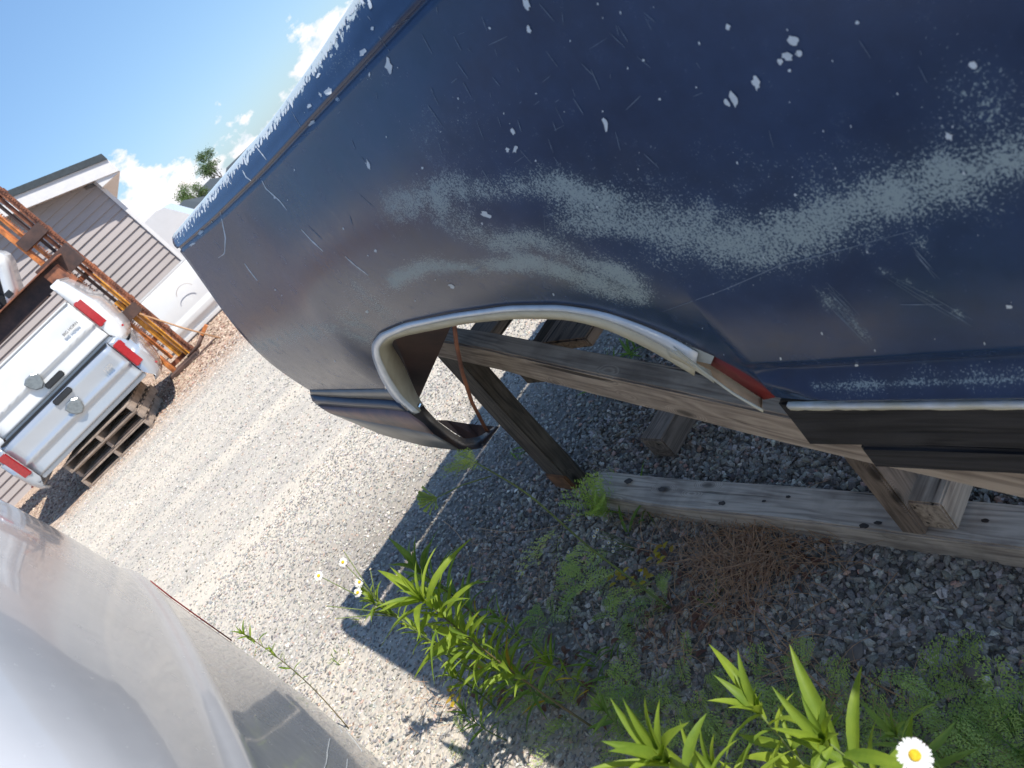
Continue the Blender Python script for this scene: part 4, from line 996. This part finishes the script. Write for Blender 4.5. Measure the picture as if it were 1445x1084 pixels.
def cols_(n, pal, wts, var=.18):
    i = rg.choice(len(pal), n, p=np.array(wts) / sum(wts)); c = np.array(pal)[i]; return np.clip(c * (1 + rg.normal(0, var, (n, 1))) * (1 + rg.normal(0, .03, (n, 3))), .01, 1)
AXn = np.array([AX.x, AX.y]); NXn = np.array([NX.x, NX.y])
DARK = [(.25, .222, .19), (.34, .302, .252), (.45, .40, .335), (.58, .52, .43), (.54, .33, .25), (.15, .132, .114)]  # dark stones, with the shade around the rack put into their colours
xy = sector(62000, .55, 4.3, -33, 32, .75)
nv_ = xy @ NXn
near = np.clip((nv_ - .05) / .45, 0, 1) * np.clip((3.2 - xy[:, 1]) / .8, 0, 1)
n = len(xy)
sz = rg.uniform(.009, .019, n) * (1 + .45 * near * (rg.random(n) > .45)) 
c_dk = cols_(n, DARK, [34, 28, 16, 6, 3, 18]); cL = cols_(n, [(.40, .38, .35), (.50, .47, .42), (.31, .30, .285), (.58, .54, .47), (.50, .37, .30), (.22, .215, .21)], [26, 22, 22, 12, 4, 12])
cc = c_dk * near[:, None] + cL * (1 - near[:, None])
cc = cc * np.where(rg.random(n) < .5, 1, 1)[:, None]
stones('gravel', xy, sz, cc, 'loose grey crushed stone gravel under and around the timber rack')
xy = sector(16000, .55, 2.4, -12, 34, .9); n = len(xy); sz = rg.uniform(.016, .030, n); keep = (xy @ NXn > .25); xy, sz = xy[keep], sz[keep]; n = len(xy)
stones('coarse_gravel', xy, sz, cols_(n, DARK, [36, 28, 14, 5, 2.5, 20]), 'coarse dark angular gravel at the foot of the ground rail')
xy = sector(26000, 4.0, 10.5, -33, 6, 1.0); n = len(xy)
stones('track_gravel', xy, rg.uniform(.008, .020, n) * (1 + .04 * np.hypot(xy[:, 0], xy[:, 1])), cols_(n, [(.46, .43, .385), (.54, .50, .44), (.38, .365, .34), (.60, .56, .49), (.54, .42, .35), (.28, .275, .265)], [28, 26, 18, 14, 5, 8]), 'pale dusty fine gravel of the yard track')
xy = np.stack([rg.uniform(-8, 0, 9000), rg.uniform(9.7, 13.3, 9000)], 1); n = len(xy)
stones('bark_chips', xy, rg.uniform(.02, .055, n), cols_(n, [(.48, .36, .27), (.36, .23, .17), (.56, .46, .36), (.22, .15, .12)], [30, 26, 26, 14]), 'tan and pinkish stone chips along the foot of the building')

def big_stone(px, py, s, asp, rot, label, mat='pebble'):
    bm = bmesh.new(); bmesh.ops.create_icosphere(bm, subdivisions=4, radius=.5); rn = random.Random(int(px))
    from mathutils import noise as mn
    for v in bm.verts:
        v.co *= 1 + .28 * mn.noise(v.co * 2.1 + Vector((px, 0, 0))) + .05 * mn.noise(v.co * 7)
        v.co = Vector((v.co.x * s, v.co.y * s * asp, v.co.z * s * .5))
    bmesh.ops.transform(bm, matrix=Matrix.Rotation(rot, 4, 'Z'), verts=bm.verts[:])
    c = gnd(px, py, .012)
    me = bpy.data.meshes.new('stone'); bm.to_mesh(me); bm.free(); o = link('stone', me, M[mat], smooth=True); o.location = c
    tag(o, label, 'stone')
big_stone(1206, 921, .048, .62, R(20), 'reddish brown oval stone on the dark gravel beside the crossing grey stalk')
big_stone(1370, 943, .042, .85, R(80), 'smooth round brown stone lying alone on the dark gravel, bottom right')
big_stone(1345, 1030, .036, .7, R(40), 'dark grey blocky stone just below the round brown one')

# ================================================================== PLANTS
PR = random.Random(77)
def leaf_mesh(name, droop, width, fold, mat, segs=7, serr=0):
    V = []; F = []
    for i in range(segs + 1):
        f = i / segs; wd = width * math.sin(math.pi * min(1, (f * .94 + .05)) ** .8) ** .9 * (1 - .15 * f)
        if i == segs: wd = .001
        x = f; z = .12 * math.sin(f * 2.2) - droop * f * f
        tw = .03 * math.sin(f * 5 + droop * 9)
        V += [(x, wd, z + fold * wd + tw * wd), (x, wd * .5, z + fold * wd * .35), (x, 0, z), (x, -wd * .5, z + fold * wd * .35), (x, -wd, z + fold * wd - tw * wd)]
    for i in range(segs):
        for j in range(4): F.append((i * 5 + j, i * 5 + j + 1, (i + 1) * 5 + j + 1, (i + 1) * 5 + j))
    me = bpy.data.meshes.new(name); me.from_pydata(V, [], F); me.update(); me.materials.append(mat)
    for p in me.polygons: p.use_smooth = True
    return me
LM = {k: [leaf_mesh('leaf', d, w_, fo, M[k]) for d, w_, fo in ((.05, .10, .5), (.22, .085, .45), (.38, .10, .3), (-.05, .075, .6), (.6, .09, .3), (.15, .12, .35))] for k in ('leaf_lit', 'leaf_shaded', 'leaf_yellow')}
def frond_mesh(name, mat, n=9, wide=.24, droop=.25, seed=0, fine=3):
    rn = random.Random(seed); V = []; F = []
    def quad(p, d, l, w_):
        d = d.normalized(); s = Vector((0, 0, 1)).cross(d); s = s.normalized() if s.length > .01 else Vector((0, 1, 0)); k = len(V)
        V.extend([p, p + d * l * .5 + s * w_, p + d * l, p + d * l * .5 - s * w_]); F.append((k, k + 1, k + 2, k + 3))
    def pt(f): return Vector((f, .03 * math.sin(f * 4 + seed), .1 * math.sin(f * 2.4) - droop * f * f))
    for i in range(10):
        a, b = pt(i / 10), pt((i + 1) / 10); quad(a, b - a, (b - a).length * 1.1, .006)
    for i in range(n):
        f = .22 + .78 * i / n; L_ = wide * math.sin(math.pi * (1 - (f - .15) * .98)) ** .7 * rn.uniform(.8, 1.15); p = pt(f)
        for s in (-1, 1):
            d = Vector((.62, s, rn.uniform(-.1, .25))).normalized()
            quad(p, d, L_, .006)
            for j in range(fine):
                g_ = (j + .6) / fine; q = p + d * L_ * g_; l2 = L_ * .42 * (1 - g_ * .6) * rn.uniform(.8, 1.2)
                for s2 in (-1, 1):
                    e = (d + Vector((-d.y, d.x, 0)) * s2 * .8 + Vector((0, 0, rn.uniform(-.2, .3)))).normalized(); quad(q, e, l2, .014)
    me = bpy.data.meshes.new(name); me.from_pydata([tuple(v) for v in V], [], F); me.update(); me.materials.append(mat); return me
FM = [frond_mesh('frond', M['fern'], seed=s, droop=d, wide=w_) for s, d, w_ in ((1, .15, .24), (2, .35, .28), (3, .5, .22))]
def put(name, me, parent, p, d, length, roll=0, up=Vector((0, 0, 1)), wscale=1):
    X = Vector(d).normalized(); Z = up - X * up.dot(X); Z = Z.normalized() if Z.length > .05 else X.orthogonal().normalized()
    Y = Z.cross(X); mw = Matrix((X, Y, Z)).transposed() @ Matrix.Rotation(roll, 3, 'X')
    o = bpy.data.objects.new(name, me); COL.objects.link(o); o.parent = parent; o.location = Vector(p) - parent.location; o.rotation_euler = mw.to_euler(); o.scale = (length, length * wscale, length); return o
def stem_curve(root, tip, bow=.04, n=14, seed=0):
    rn = random.Random(seed); side = Vector((rn.uniform(-1, 1), rn.uniform(-1, 1), 0)).normalized() * bow * (tip - root).length
    return [root.lerp(tip, i / (n - 1)) + side * math.sin(math.pi * i / (n - 1)) for i in range(n)]
def tip_over(root, px, py):
    """point of the sight line that stands most nearly above the root"""
    r = ray(px, py); t = (r.x * root.x + r.y * root.y) / (r.x ** 2 + r.y ** 2); return Vector((r.x * t, r.y * t, CAMZ + r.z * t))
def stem_obj(parent, pts, r0, r1, mat='stem', name='stem'):
    n = len(pts); return tubeo(name, pts, [r0 + (r1 - r0) * i / (n - 1) for i in range(n)], M[mat], parent, 6)
def leafy(label, root, tip, nleaf, l0, l1, kind='leaf_lit', group='leafy goldenrod weeds', f0=.25, bow=.04, seed=0, top=6, mat='stem', r=.0032, name='goldenrod_plant', rise=.5, wf=1):
    rn = random.Random(seed); t = empty(name, root, label, 'weed', group)
    pts = stem_curve(root, tip, bow, 16, seed); stem_obj(t, pts, r, r * .45, mat)
    ax = (tip - root).normalized(); a_ = ax.orthogonal().normalized(); b_ = ax.cross(a_)
    for i in range(nleaf):
        f = f0 + (1 - f0) * (i / nleaf) ** .85; p = root.lerp(tip, 0) if False else pts[min(15, int(f * 15))].lerp(pts[min(15, int(f * 15) + 1)], f * 15 - int(f * 15))
        an = i * 2.4 + rn.uniform(-.4, .4); up_ = rise * (.3 + .9 * f) + rn.uniform(-.2, .2)
        d = a_ * math.cos(an) + b_ * math.sin(an) + ax * up_
        k = kind if rn.random() > .06 or f > .6 else 'leaf_yellow'
        put('leaf', rn.choice(LM[k]), t, p, d, (l0 + (l1 - l0) * f) * rn.uniform(.55, 1.2), rn.uniform(-.8, .8), ax, rn.uniform(.5, .85) * wf)
    for i in range(top):
        an = i * 2.4; d = a_ * math.cos(an) + b_ * math.sin(an) + ax * rn.uniform(1.2, 2.2); put('leaf', rn.choice(LM[kind][:4]), t, tip - ax * .01, d, l1 * rn.uniform(.4, .9), rn.uniform(-.5, .5), ax, .8 * wf)
    return t
def daisy_head(parent, c, nrm, rad, name='flower', npet=22, seed=0):
    rn = random.Random(seed); nrm = nrm.normalized(); a_ = nrm.orthogonal().normalized(); b_ = nrm.cross(a_); V = []; F = []
    for i in range(npet):
        an = i * 2 * math.pi / npet + rn.uniform(-.06, .06); d = a_ * math.cos(an) + b_ * math.sin(an); s = nrm.cross(d); L_ = rad * rn.uniform(.88, 1.05); w_ = rad * .105; dz = rn.uniform(-.12, .08)
        k = len(V); V += [c + d * rad * .28 - s * w_ * .5, c + d * rad * .28 + s * w_ * .5, c + d * L_ * .7 + s * w_ + nrm * rad * dz * .5, c + d * L_ + s * w_ * .5 + nrm * rad * dz, c + d * L_ - s * w_ * .5 + nrm * rad * dz, c + d * L_ * .7 - s * w_ + nrm * rad * dz * .5]; F.append(tuple(range(k, k + 6)))
    fl = mesh(name, V, F, M['petal'], parent)
    bm = bmesh.new(); bmesh.ops.create_uvsphere(bm, u_segments=14, v_segments=8, radius=rad * .36)
    rot = nrm.to_track_quat('Z', 'Y').to_matrix().to_4x4(); bmesh.ops.transform(bm, matrix=Matrix.Translation(c + nrm * rad * .04) @ rot @ Matrix.Diagonal((1, 1, .45, 1)), verts=bm.verts[:])
    me = bpy.data.meshes.new('flower_disc'); bm.to_mesh(me); bm.free(); o = bpy.data.objects.new('flower_disc', me); COL.objects.link(o); me.materials.append(M['disc']); o.parent = fl; o.matrix_parent_inverse = fl.matrix_parent_inverse.copy()
    fl2 = fl.matrix_parent_inverse.copy(); o.matrix_parent_inverse = Matrix.Identity(4)
    for p in me.polygons: p.use_smooth = True
    return fl

# tall sunlit goldenrod and neighbours in the middle of the picture
r1 = gnd(842, 1030); leafy('tall sunlit goldenrod arching over the shadow corner, yellow green leaves', r1, tip_over(r1, 595, 845), 70, .06, .125, 'leaf_lit', f0=.38, seed=1, bow=.03, top=9, mat='stem_brown')
r2 = gnd(720, 925); leafy('dark green goldenrod standing in the shade just behind the sunlit one', r2, tip_over(r2, 590, 805), 26, .07, .15, 'leaf_shaded', f0=.35, seed=2, top=8, mat='stem_brown')
r3 = gnd(760, 985); leafy('shorter goldenrod crowded beneath the tall sunlit stem', r3, tip_over(r3, 655, 905), 30, .07, .12, 'leaf_lit', f0=.2, seed=3, top=7)
r4 = gnd(790, 1000); leafy('half shaded low goldenrod with broad leaves right of the tall stem', r4, tip_over(r4, 715, 940), 24, .07, .12, 'leaf_shaded', f0=.2, seed=4, top=6)
r5 = gnd(700, 1000); leafy('bushy low goldenrod with hanging bright leaf below the tall stem', r5, tip_over(r5, 640, 955), 22, .06, .10, 'leaf_lit', f0=.1, seed=5, top=6)
r6 = gnd(492, 1028); leafy('small weed with a row of bright leaves beside the silver car', r6, tip_over(r6, 342, 893), 24, .04, .055, 'leaf_lit', f0=.4, seed=6, top=5, mat='stem_brown', r=.0022)
for k_, (a, b, n_, l_, kd, lb) in enumerate((((735, 905), (640, 850), 16, .09, 'leaf_shaded', 'thin shaded goldenrod stem just right of the dark one'), ((800, 935), (700, 870), 16, .085, 'leaf_shaded', 'slender green weed crossing the middle of the goldenrod clump'),
        ((850, 985), (775, 935), 14, .08, 'leaf_lit', 'short yellow green shoot at the right edge of the goldenrod clump'), ((715, 1045), (655, 1005), 14, .07, 'leaf_shaded', 'short dark shoot at the foot of the clump near the lit gravel'),
        ((690, 960), (585, 885), 16, .075, 'leaf_lit', 'thin lit stem on the left side of the tall goldenrod'), ((905, 1040), (850, 1000), 12, .07, 'leaf_shaded', 'small leafy weed between the clump and the bottom goldenrods'))):
    q = gnd(*a); leafy(lb, q, tip_over(q, *b), n_, l_ * .6, l_, kd, f0=.2, seed=40 + k_, top=6, r=.002, bow=.06)
# foreground goldenrods at the bottom edge
def fg(label, px, py, dist, pxr, pyr, n, l, kind, seed, top=7, f0=.3):
    tp = atd(px, py, dist); lean = Vector((PR.uniform(-.03, .03), PR.uniform(-.03, .03), 0)); rt = Vector((tp.x, tp.y, 0)) + lean
    return leafy(label, rt, tp, n + 6, l * .85, l * 1.05, kind, f0=f0, seed=seed, top=top, r=.0028, rise=.35, wf=1.25)
fg('bright goldenrod with long pointed leaves, large at the bottom middle', 1068, 1002, .98, 0, 0, 12, .085, 'leaf_lit', 21, 9, .62)
fg('bright goldenrod next to the big daisy, leaves spread like a star', 1165, 1045, .92, 0, 0, 12, .088, 'leaf_lit', 22, 9, .62)
fg('brilliant yellow green goldenrod tip cut by the bottom edge', 935, 1068, .80, 0, 0, 10, .082, 'leaf_lit', 23, 10, .7)
fg('small shaded goldenrod tip between the bright ones and the daisy', 1262, 1035, 1.15, 0, 0, 6, .06, 'leaf_shaded', 24, 6, .6)
fg('low goldenrod shoot in the fern patch at the bottom', 1010, 1090, 1.05, 0, 0, 10, .07, 'leaf_lit', 25, 7, .5)
# big daisy
t = empty('fleabane_plant', (0, 0, 0), 'large white daisy with a yellow centre near the bottom right corner', 'flower', 'fleabane daisies')
tp = atd(1291, 1066, .66); t.location = (tp.x + .04, tp.y, 0); bpy.context.view_layer.update()
stem_obj(t, stem_curve(Vector((tp.x + .04, tp.y, 0)), tp, .03), .002, .0012)
daisy_head(t, tp, (Vector((0, 0, CAMZ)) - tp).normalized() + Vector((0, 0, .35)), .0118, npet=34, seed=3)
# fleabane with a cluster of small daisies
r7 = gnd(735, 985)
t = empty('fleabane_plant', r7, 'branching fleabane with small white daisies leaning over the lit gravel', 'flower', 'fleabane daisies'); bpy.context.view_layer.update()
jn = tip_over(r7, 560, 870); stem_obj(t, stem_curve(r7, jn, .02, seed=7), .003, .002)
for i, (px, py, fl) in enumerate(((508, 826, 1), (493, 791, 1), (513, 822, 1), (450, 817, 1), (490, 770, 0), (468, 852, 0), (521, 800, 0), (478, 862, 0), (510, 832, 1))):
    q = tip_over(r7, px, py) + Vector((PR.uniform(-.02, .02), PR.uniform(-.02, .02), 0)); m_ = jn.lerp(q, .35) + Vector((0, 0, .01)) if i % 2 else tip_over(r7, 530, 845)
    tubeo('branch', [jn.lerp(q, 0) if i % 2 else jn, m_, q], [.002, .0015, .001], M['stem'], t, 5)
    if fl: daisy_head(t, q, (Vector((0, 0, CAMZ)) - q).normalized() + Vector((-.2, -.1, .8)), .0115, seed=i)
    else: daisy_head(t, q, Vector((.1, 0, 1)), .004, 'bud', 10, i)
for i in range(44):
    f = PR.uniform(.3, 1); p = r7.lerp(jn, f) if i % 2 else jn.lerp(tip_over(r7, 500, 830), PR.uniform(0, .7)); put('leaf', PR.choice(LM['leaf_lit']), t, p, Vector((PR.uniform(-1, 1), PR.uniform(-1, 1), PR.uniform(.1, .9))), PR.uniform(.03, .065), 0)
# tiny daisies in the shade
r8 = gnd(905, 770); t = empty('fleabane_plant', r8, 'cluster of tiny white daisies in the shade by the end of the ground rail', 'flower', 'fleabane daisies'); bpy.context.view_layer.update()
for i, (px, py) in enumerate(((841, 752), (868, 766), (865, 772), (859, 766), (876, 771), (851, 771), (865, 778), (802, 779), (838, 757), (843, 748))):
    q = tip_over(r8, px, py); tubeo('branch', [r8 + (Vector((q.x, q.y, 0)) - Vector((r8.x, r8.y, 0))) * .3, r8.lerp(q, .6), q], .0009, M['stem'], t, 4)
    daisy_head(t, q, (Vector((0, 0, CAMZ)) - q).normalized() + Vector((0, 0, .6)), .0062 * PR.uniform(.7, 1.1), npet=16, seed=i)

# wild carrot with a long stalk and umbel
r9 = gnd(948, 860); tp9 = tip_over(r9, 670, 652)
t = empty('wild_carrot', r9, 'tall wild carrot with a long bare stalk and green umbel over the shadow edge', 'weed', 'feathery leaved weeds'); bpy.context.view_layer.update()
k1 = tip_over(r9, 830, 772); k2 = tip_over(r9, 742, 693)
st9 = smooth_pts([r9, k1, k2, tp9], 20, 3); stem_obj(t, st9, .0035, .0018)
um = tip_over(r9, 622, 684) + Vector((-.02, -.03, 0)); c9 = tip_over(r9, 693, 672); tubeo('umbel_stalk', [c9, c9.lerp(um, .5) + Vector((0, 0, .006)), um], [.0016, .0013, .0012], M['stem'], t)
bm = bmesh.new()
dn9 = (um - c9).normalized()
for i in range(34):
    d = (dn9 * 1.3 + Vector((PR.uniform(-1, 1), PR.uniform(-1, 1), PR.uniform(-1, 1)))).normalized(); e = um + d * .040; tube_bm(bm, [um, um.lerp(e, .5) + dn9 * .002, e], [.0008, .0007, .0018], 4)
from_bm('umbel', bm, M['fern'], t)
for i in range(8): put('frond', FM[i % 3], t, tp9 - Vector((0, 0, .004 * i)), (tp9 - k2).normalized() + Vector((PR.uniform(-1, 1), PR.uniform(-1, 1), PR.uniform(-.3, .5))) * .9, PR.uniform(.06, .09), PR.uniform(-.5, .5))
for (px, py, l_) in ((800, 750, .13), (790, 742, .11), (850, 790, .12), (880, 805, .12), (905, 830, .10)):
    p = tip_over(r9, px, py)
    for s_ in (0, 1): put('frond', FM[PR.randrange(3)], t, p, Vector((PR.uniform(-1, -.2), PR.uniform(-.6, .8), .25)), l_ * PR.uniform(.8, 1.1), PR.uniform(-.4, .4))
def ferny(label, px, py, n, L_, spread=.6, up_=.7, name='yarrow_plant', seed=0):
    rn = random.Random(seed); rt = gnd(px, py); t = empty(name, rt, label, 'weed', 'feathery leaved weeds'); bpy.context.view_layer.update()
    for i in range(n):
        a = rn.uniform(0, 6.28); put('frond', rn.choice(FM), t, rt + Vector((rn.uniform(-.02, .02), rn.uniform(-.02, .02), .01)), Vector((math.cos(a) * spread, math.sin(a) * spread, up_ * rn.uniform(.6, 1.3))), L_ * rn.uniform(.7, 1.1), rn.uniform(-.3, .3))
    return t
ferny('upright feathery weed in front of the far end of the ground rail', 862, 735, 14, .15, .35, 1.1, seed=1)
ferny('low feathery weed hugging the gravel left of the dead straw', 880, 880, 10, .10, .9, .3, seed=2)
ferny('pale feathery weed spreading left of the tiny daisies', 830, 830, 11, .12, .9, .35, seed=3)
ferny('feathery weed tuft at the root of the tall carrot stalk', 945, 850, 8, .07, .7, .5, seed=4)
ferny('feathery weed in the shade below the long shadow slit', 780, 880, 9, .10, .9, .3, seed=5)
ferny('feathery weed in the gap between two goldenrods', 905, 975, 12, .12, .8, .5, seed=6)
ferny('lone feathery weed reaching out beside the round brown stone', 1330, 985, 6, .10, .7, .6, seed=7)
ferny('feathery weed beside the oval brown stone', 1150, 960, 9, .08, .8, .4, seed=8)
# grass-like green blades by the rail
def blades(label, px, py, n, L_, kind, seed, spread=.05, up_=1.0):
    rn = random.Random(seed); rt = gnd(px, py); t = empty('grass_tuft', rt, label, 'weed', 'small grassy tufts'); bpy.context.view_layer.update()
    for i in range(n):
        a = rn.uniform(0, 6.28); put('blade', rn.choice(LM[kind]), t, rt + Vector((rn.uniform(-spread, spread), rn.uniform(-spread, spread), 0)), Vector((math.cos(a), math.sin(a), up_ * rn.uniform(.4, 1.2))), L_ * rn.uniform(.6, 1.1), 0, Vector((0, 0, 1)), rn.uniform(.3, .55))
blades('green grassy tuft under the long rail behind the post', 862, 548, 16, .14, 'leaf_shaded', 1)
blades('broad green blades at the front of the ground rail', 900, 735, 9, .13, 'leaf_shaded', 2)
blades('tiny green tuft by the far gravel edge', 805, 520, 8, .07, 'leaf_lit', 3, .03)
blades('tiny green shoots on the lit gravel near the shadow corner', 515, 870, 8, .05, 'leaf_lit', 4, .03)
blades('sparse shoots on lit gravel beside the silver car', 480, 930, 9, .045, 'leaf_lit', 5, .05)
blades('yellow green tuft near the brown corner post', 735, 640, 9, .07, 'leaf_shaded', 6, .03)
blades('green tuft behind the leaning straw', 1010, 850, 8, .06, 'leaf_shaded', 7, .03)
blades('green blades seen through the top of the wheel arch', 905, 492, 12, .12, 'leaf_shaded', 8)
blades('green tuft among the goldenrod stems', 860, 940, 14, .10, 'leaf_shaded', 9)
blades('thin grass at the bottom right corner', 1400, 1050, 14, .09, 'leaf_shaded', 10, .08)
for i, (px, py, lb) in enumerate(((942, 790, 'little yellow clover leaves in front of the dead straw'), (880, 825, 'yellow clover leaves on the carrot stalk'), (915, 822, 'yellowed leaves just right of the carrot stalk'), (655, 985, 'yellow orange leaves under the sunlit goldenrod'))):
    rt = gnd(px, py); t = empty('clover', rt, lb, 'weed', 'little yellow leaved weeds'); bpy.context.view_layer.update()
    for k in range(9): put('leaf', LM['leaf_yellow'][5], t, rt + Vector((PR.uniform(-.025, .025), PR.uniform(-.025, .025), .03)), Vector((PR.uniform(-1, 1), PR.uniform(-1, 1), .15)), .022, 0, Vector((0, 0, 1)), 2.6)

def scatter_mesh(name, items, mat, label, cat):
    """items: (template mesh, matrix) merged into one object"""
    Vs = []; Fs = []; off = 0; cache = {}
    for me, mw in items:
        if me.name not in cache:
            a = np.empty(len(me.vertices) * 3); me.vertices.foreach_get('co', a); cache[me.name] = (a.reshape(-1, 3), [tuple(p.vertices) for p in me.polygons])
        v, f = cache[me.name]; A = np.array(mw); Vs.append(v @ A[:3, :3].T + A[:3, 3]); Fs.append(np.array(f) + off); off += len(v)
    V_ = np.concatenate(Vs).astype(np.float32); F_ = np.concatenate(Fs); me = bpy.data.meshes.new(name); me.vertices.add(len(V_)); me.vertices.foreach_set('co', V_.reshape(-1))
    me.loops.add(F_.size); me.loops.foreach_set('vertex_index', F_.reshape(-1).astype(np.int32)); me.polygons.add(len(F_)); me.polygons.foreach_set('loop_start', (np.arange(len(F_)) * 4).astype(np.int32)); me.update(calc_edges=True)
    return tag(link(name, me, mat), label, cat, kind='stuff')
def rmat(p, d, s, up=Vector((0, 0, 1))):
    X = Vector(d).normalized(); Z = (up - X * up.dot(X)).normalized(); Y = Z.cross(X); m_ = Matrix((X, Y, Z)).transposed().to_4x4() @ Matrix.Scale(s, 4); m_.translation = p; return m_
it = []
patches = [(1290, 1050, 150, 60, 170), (1130, 1060, 140, 60, 130), (960, 1050, 120, 70, 100), (1040, 1000, 130, 40, 60), (1350, 990, 90, 40, 26), (860, 1000, 110, 60, 60), (740, 1030, 100, 50, 34), (1430, 1060, 60, 60, 60)]
for (px, py, rx, ry, n_) in patches:
    for _ in range(int(n_ * .42)):
        p = gnd(PR.gauss(px, rx * .6), PR.gauss(py, ry * .6)); a = PR.uniform(0, 6.28); it.append((FM[PR.randrange(3)], rmat(p + Vector((0, 0, .005)), (math.cos(a), math.sin(a), PR.uniform(.15, 1.1)), PR.uniform(.05, .11))))
scatter_mesh('ground_cover', it, M['fern'], 'fine feathery green ground cover along the near edge of the gravel', 'ground cover')
# dead straw and stalks
sm = bpy.data.meshes.new('straw_blade'); SV = []; SF = []
for i in range(7):
    f = i / 6; SV += [(f, (.012) * (1 - f * .7), .10 * math.sin(f * 3)), (f, -.012 * (1 - f * .7), .10 * math.sin(f * 3))]
for i in range(6): SF.append((2 * i, 2 * i + 1, 2 * i + 3, 2 * i + 2))
sm.from_pydata([(x, y + .12 * math.sin(x * 2.2), z) for x, y, z in SV], [], SF); sm.update()
it = []
for (px, py, rx, ry, n_, l_) in [(1060, 790, 110, 45, 520, .10), (990, 790, 60, 70, 170, .08), (1040, 860, 60, 40, 120, .09), (930, 735, 70, 14, 90, .07), (700, 790, 50, 40, 130, .06), (780, 830, 60, 40, 90, .07), (940, 920, 60, 50, 60, .08), (1200, 1000, 80, 40, 70, .07), (620, 1000, 60, 40, 50, .06), (1110, 930, 60, 50, 40, .10), (770, 960, 60, 40, 60, .07)]:
    for _ in range(n_):
        p = gnd(PR.gauss(px, rx * .5), PR.gauss(py, ry * .5)); a = PR.uniform(0, 6.28); it.append((sm, rmat(p + Vector((0, 0, PR.uniform(.005, .03))), (math.cos(a), math.sin(a), PR.uniform(-.12, .35)), l_ * PR.uniform(.4, 1.3))))
scatter_mesh('dead_straw', it, M['straw'], 'brown dead straw and stalks in front of the ground rail', 'dead grass')
it = []
lv = leaf_mesh('litter', .5, .25, .5, M['dead_leaf'])
for (px, py, rx, ry, n_) in [(970, 850, 90, 70, 60), (770, 960, 110, 60, 60), (1080, 800, 80, 50, 50), (680, 880, 90, 80, 40)]:
    for _ in range(n_):
        p = gnd(PR.gauss(px, rx * .5), PR.gauss(py, ry * .5)); a = PR.uniform(0, 6.28); it.append((lv, rmat(p + Vector((0, 0, .014)), (math.cos(a), math.sin(a), PR.uniform(-.1, .4)), PR.uniform(.012, .034))))
scatter_mesh('leaf_litter', it, M['dead_leaf'], 'curled brown dead leaves on the gravel among the weeds', 'dead leaves')
# bare dry stalks crossing the gravel
for i, (a, b, r_, lb) in enumerate((((1190, 1010), (1085, 905), .0016, 'bare forked tan stalk lying over the gravel above the goldenrods'), ((1275, 985), (1200, 940), .002, 'short grey green stalk pointing at the oval brown stone'), ((625, 735), (668, 800), .0016, 'thin reddish twig crossing the lit slit'), ((1360, 1080), (1230, 985), .0016, 'long grey green stalk running between the two brown stones'), ((675, 745), (800, 738), .0014, 'pale horizontal dry stalk beside the shadow slit'))):
    p, q = gnd(*a, .02), gnd(*b, .035); pp = stem_curve(p, q, .06, 10, i); t = tubeo('dry_stalk', pp, [r_ * (1 - .5 * k / 9) for k in range(10)], M['straw']); tag(t, lb, 'twig', 'dry stalks on the gravel')
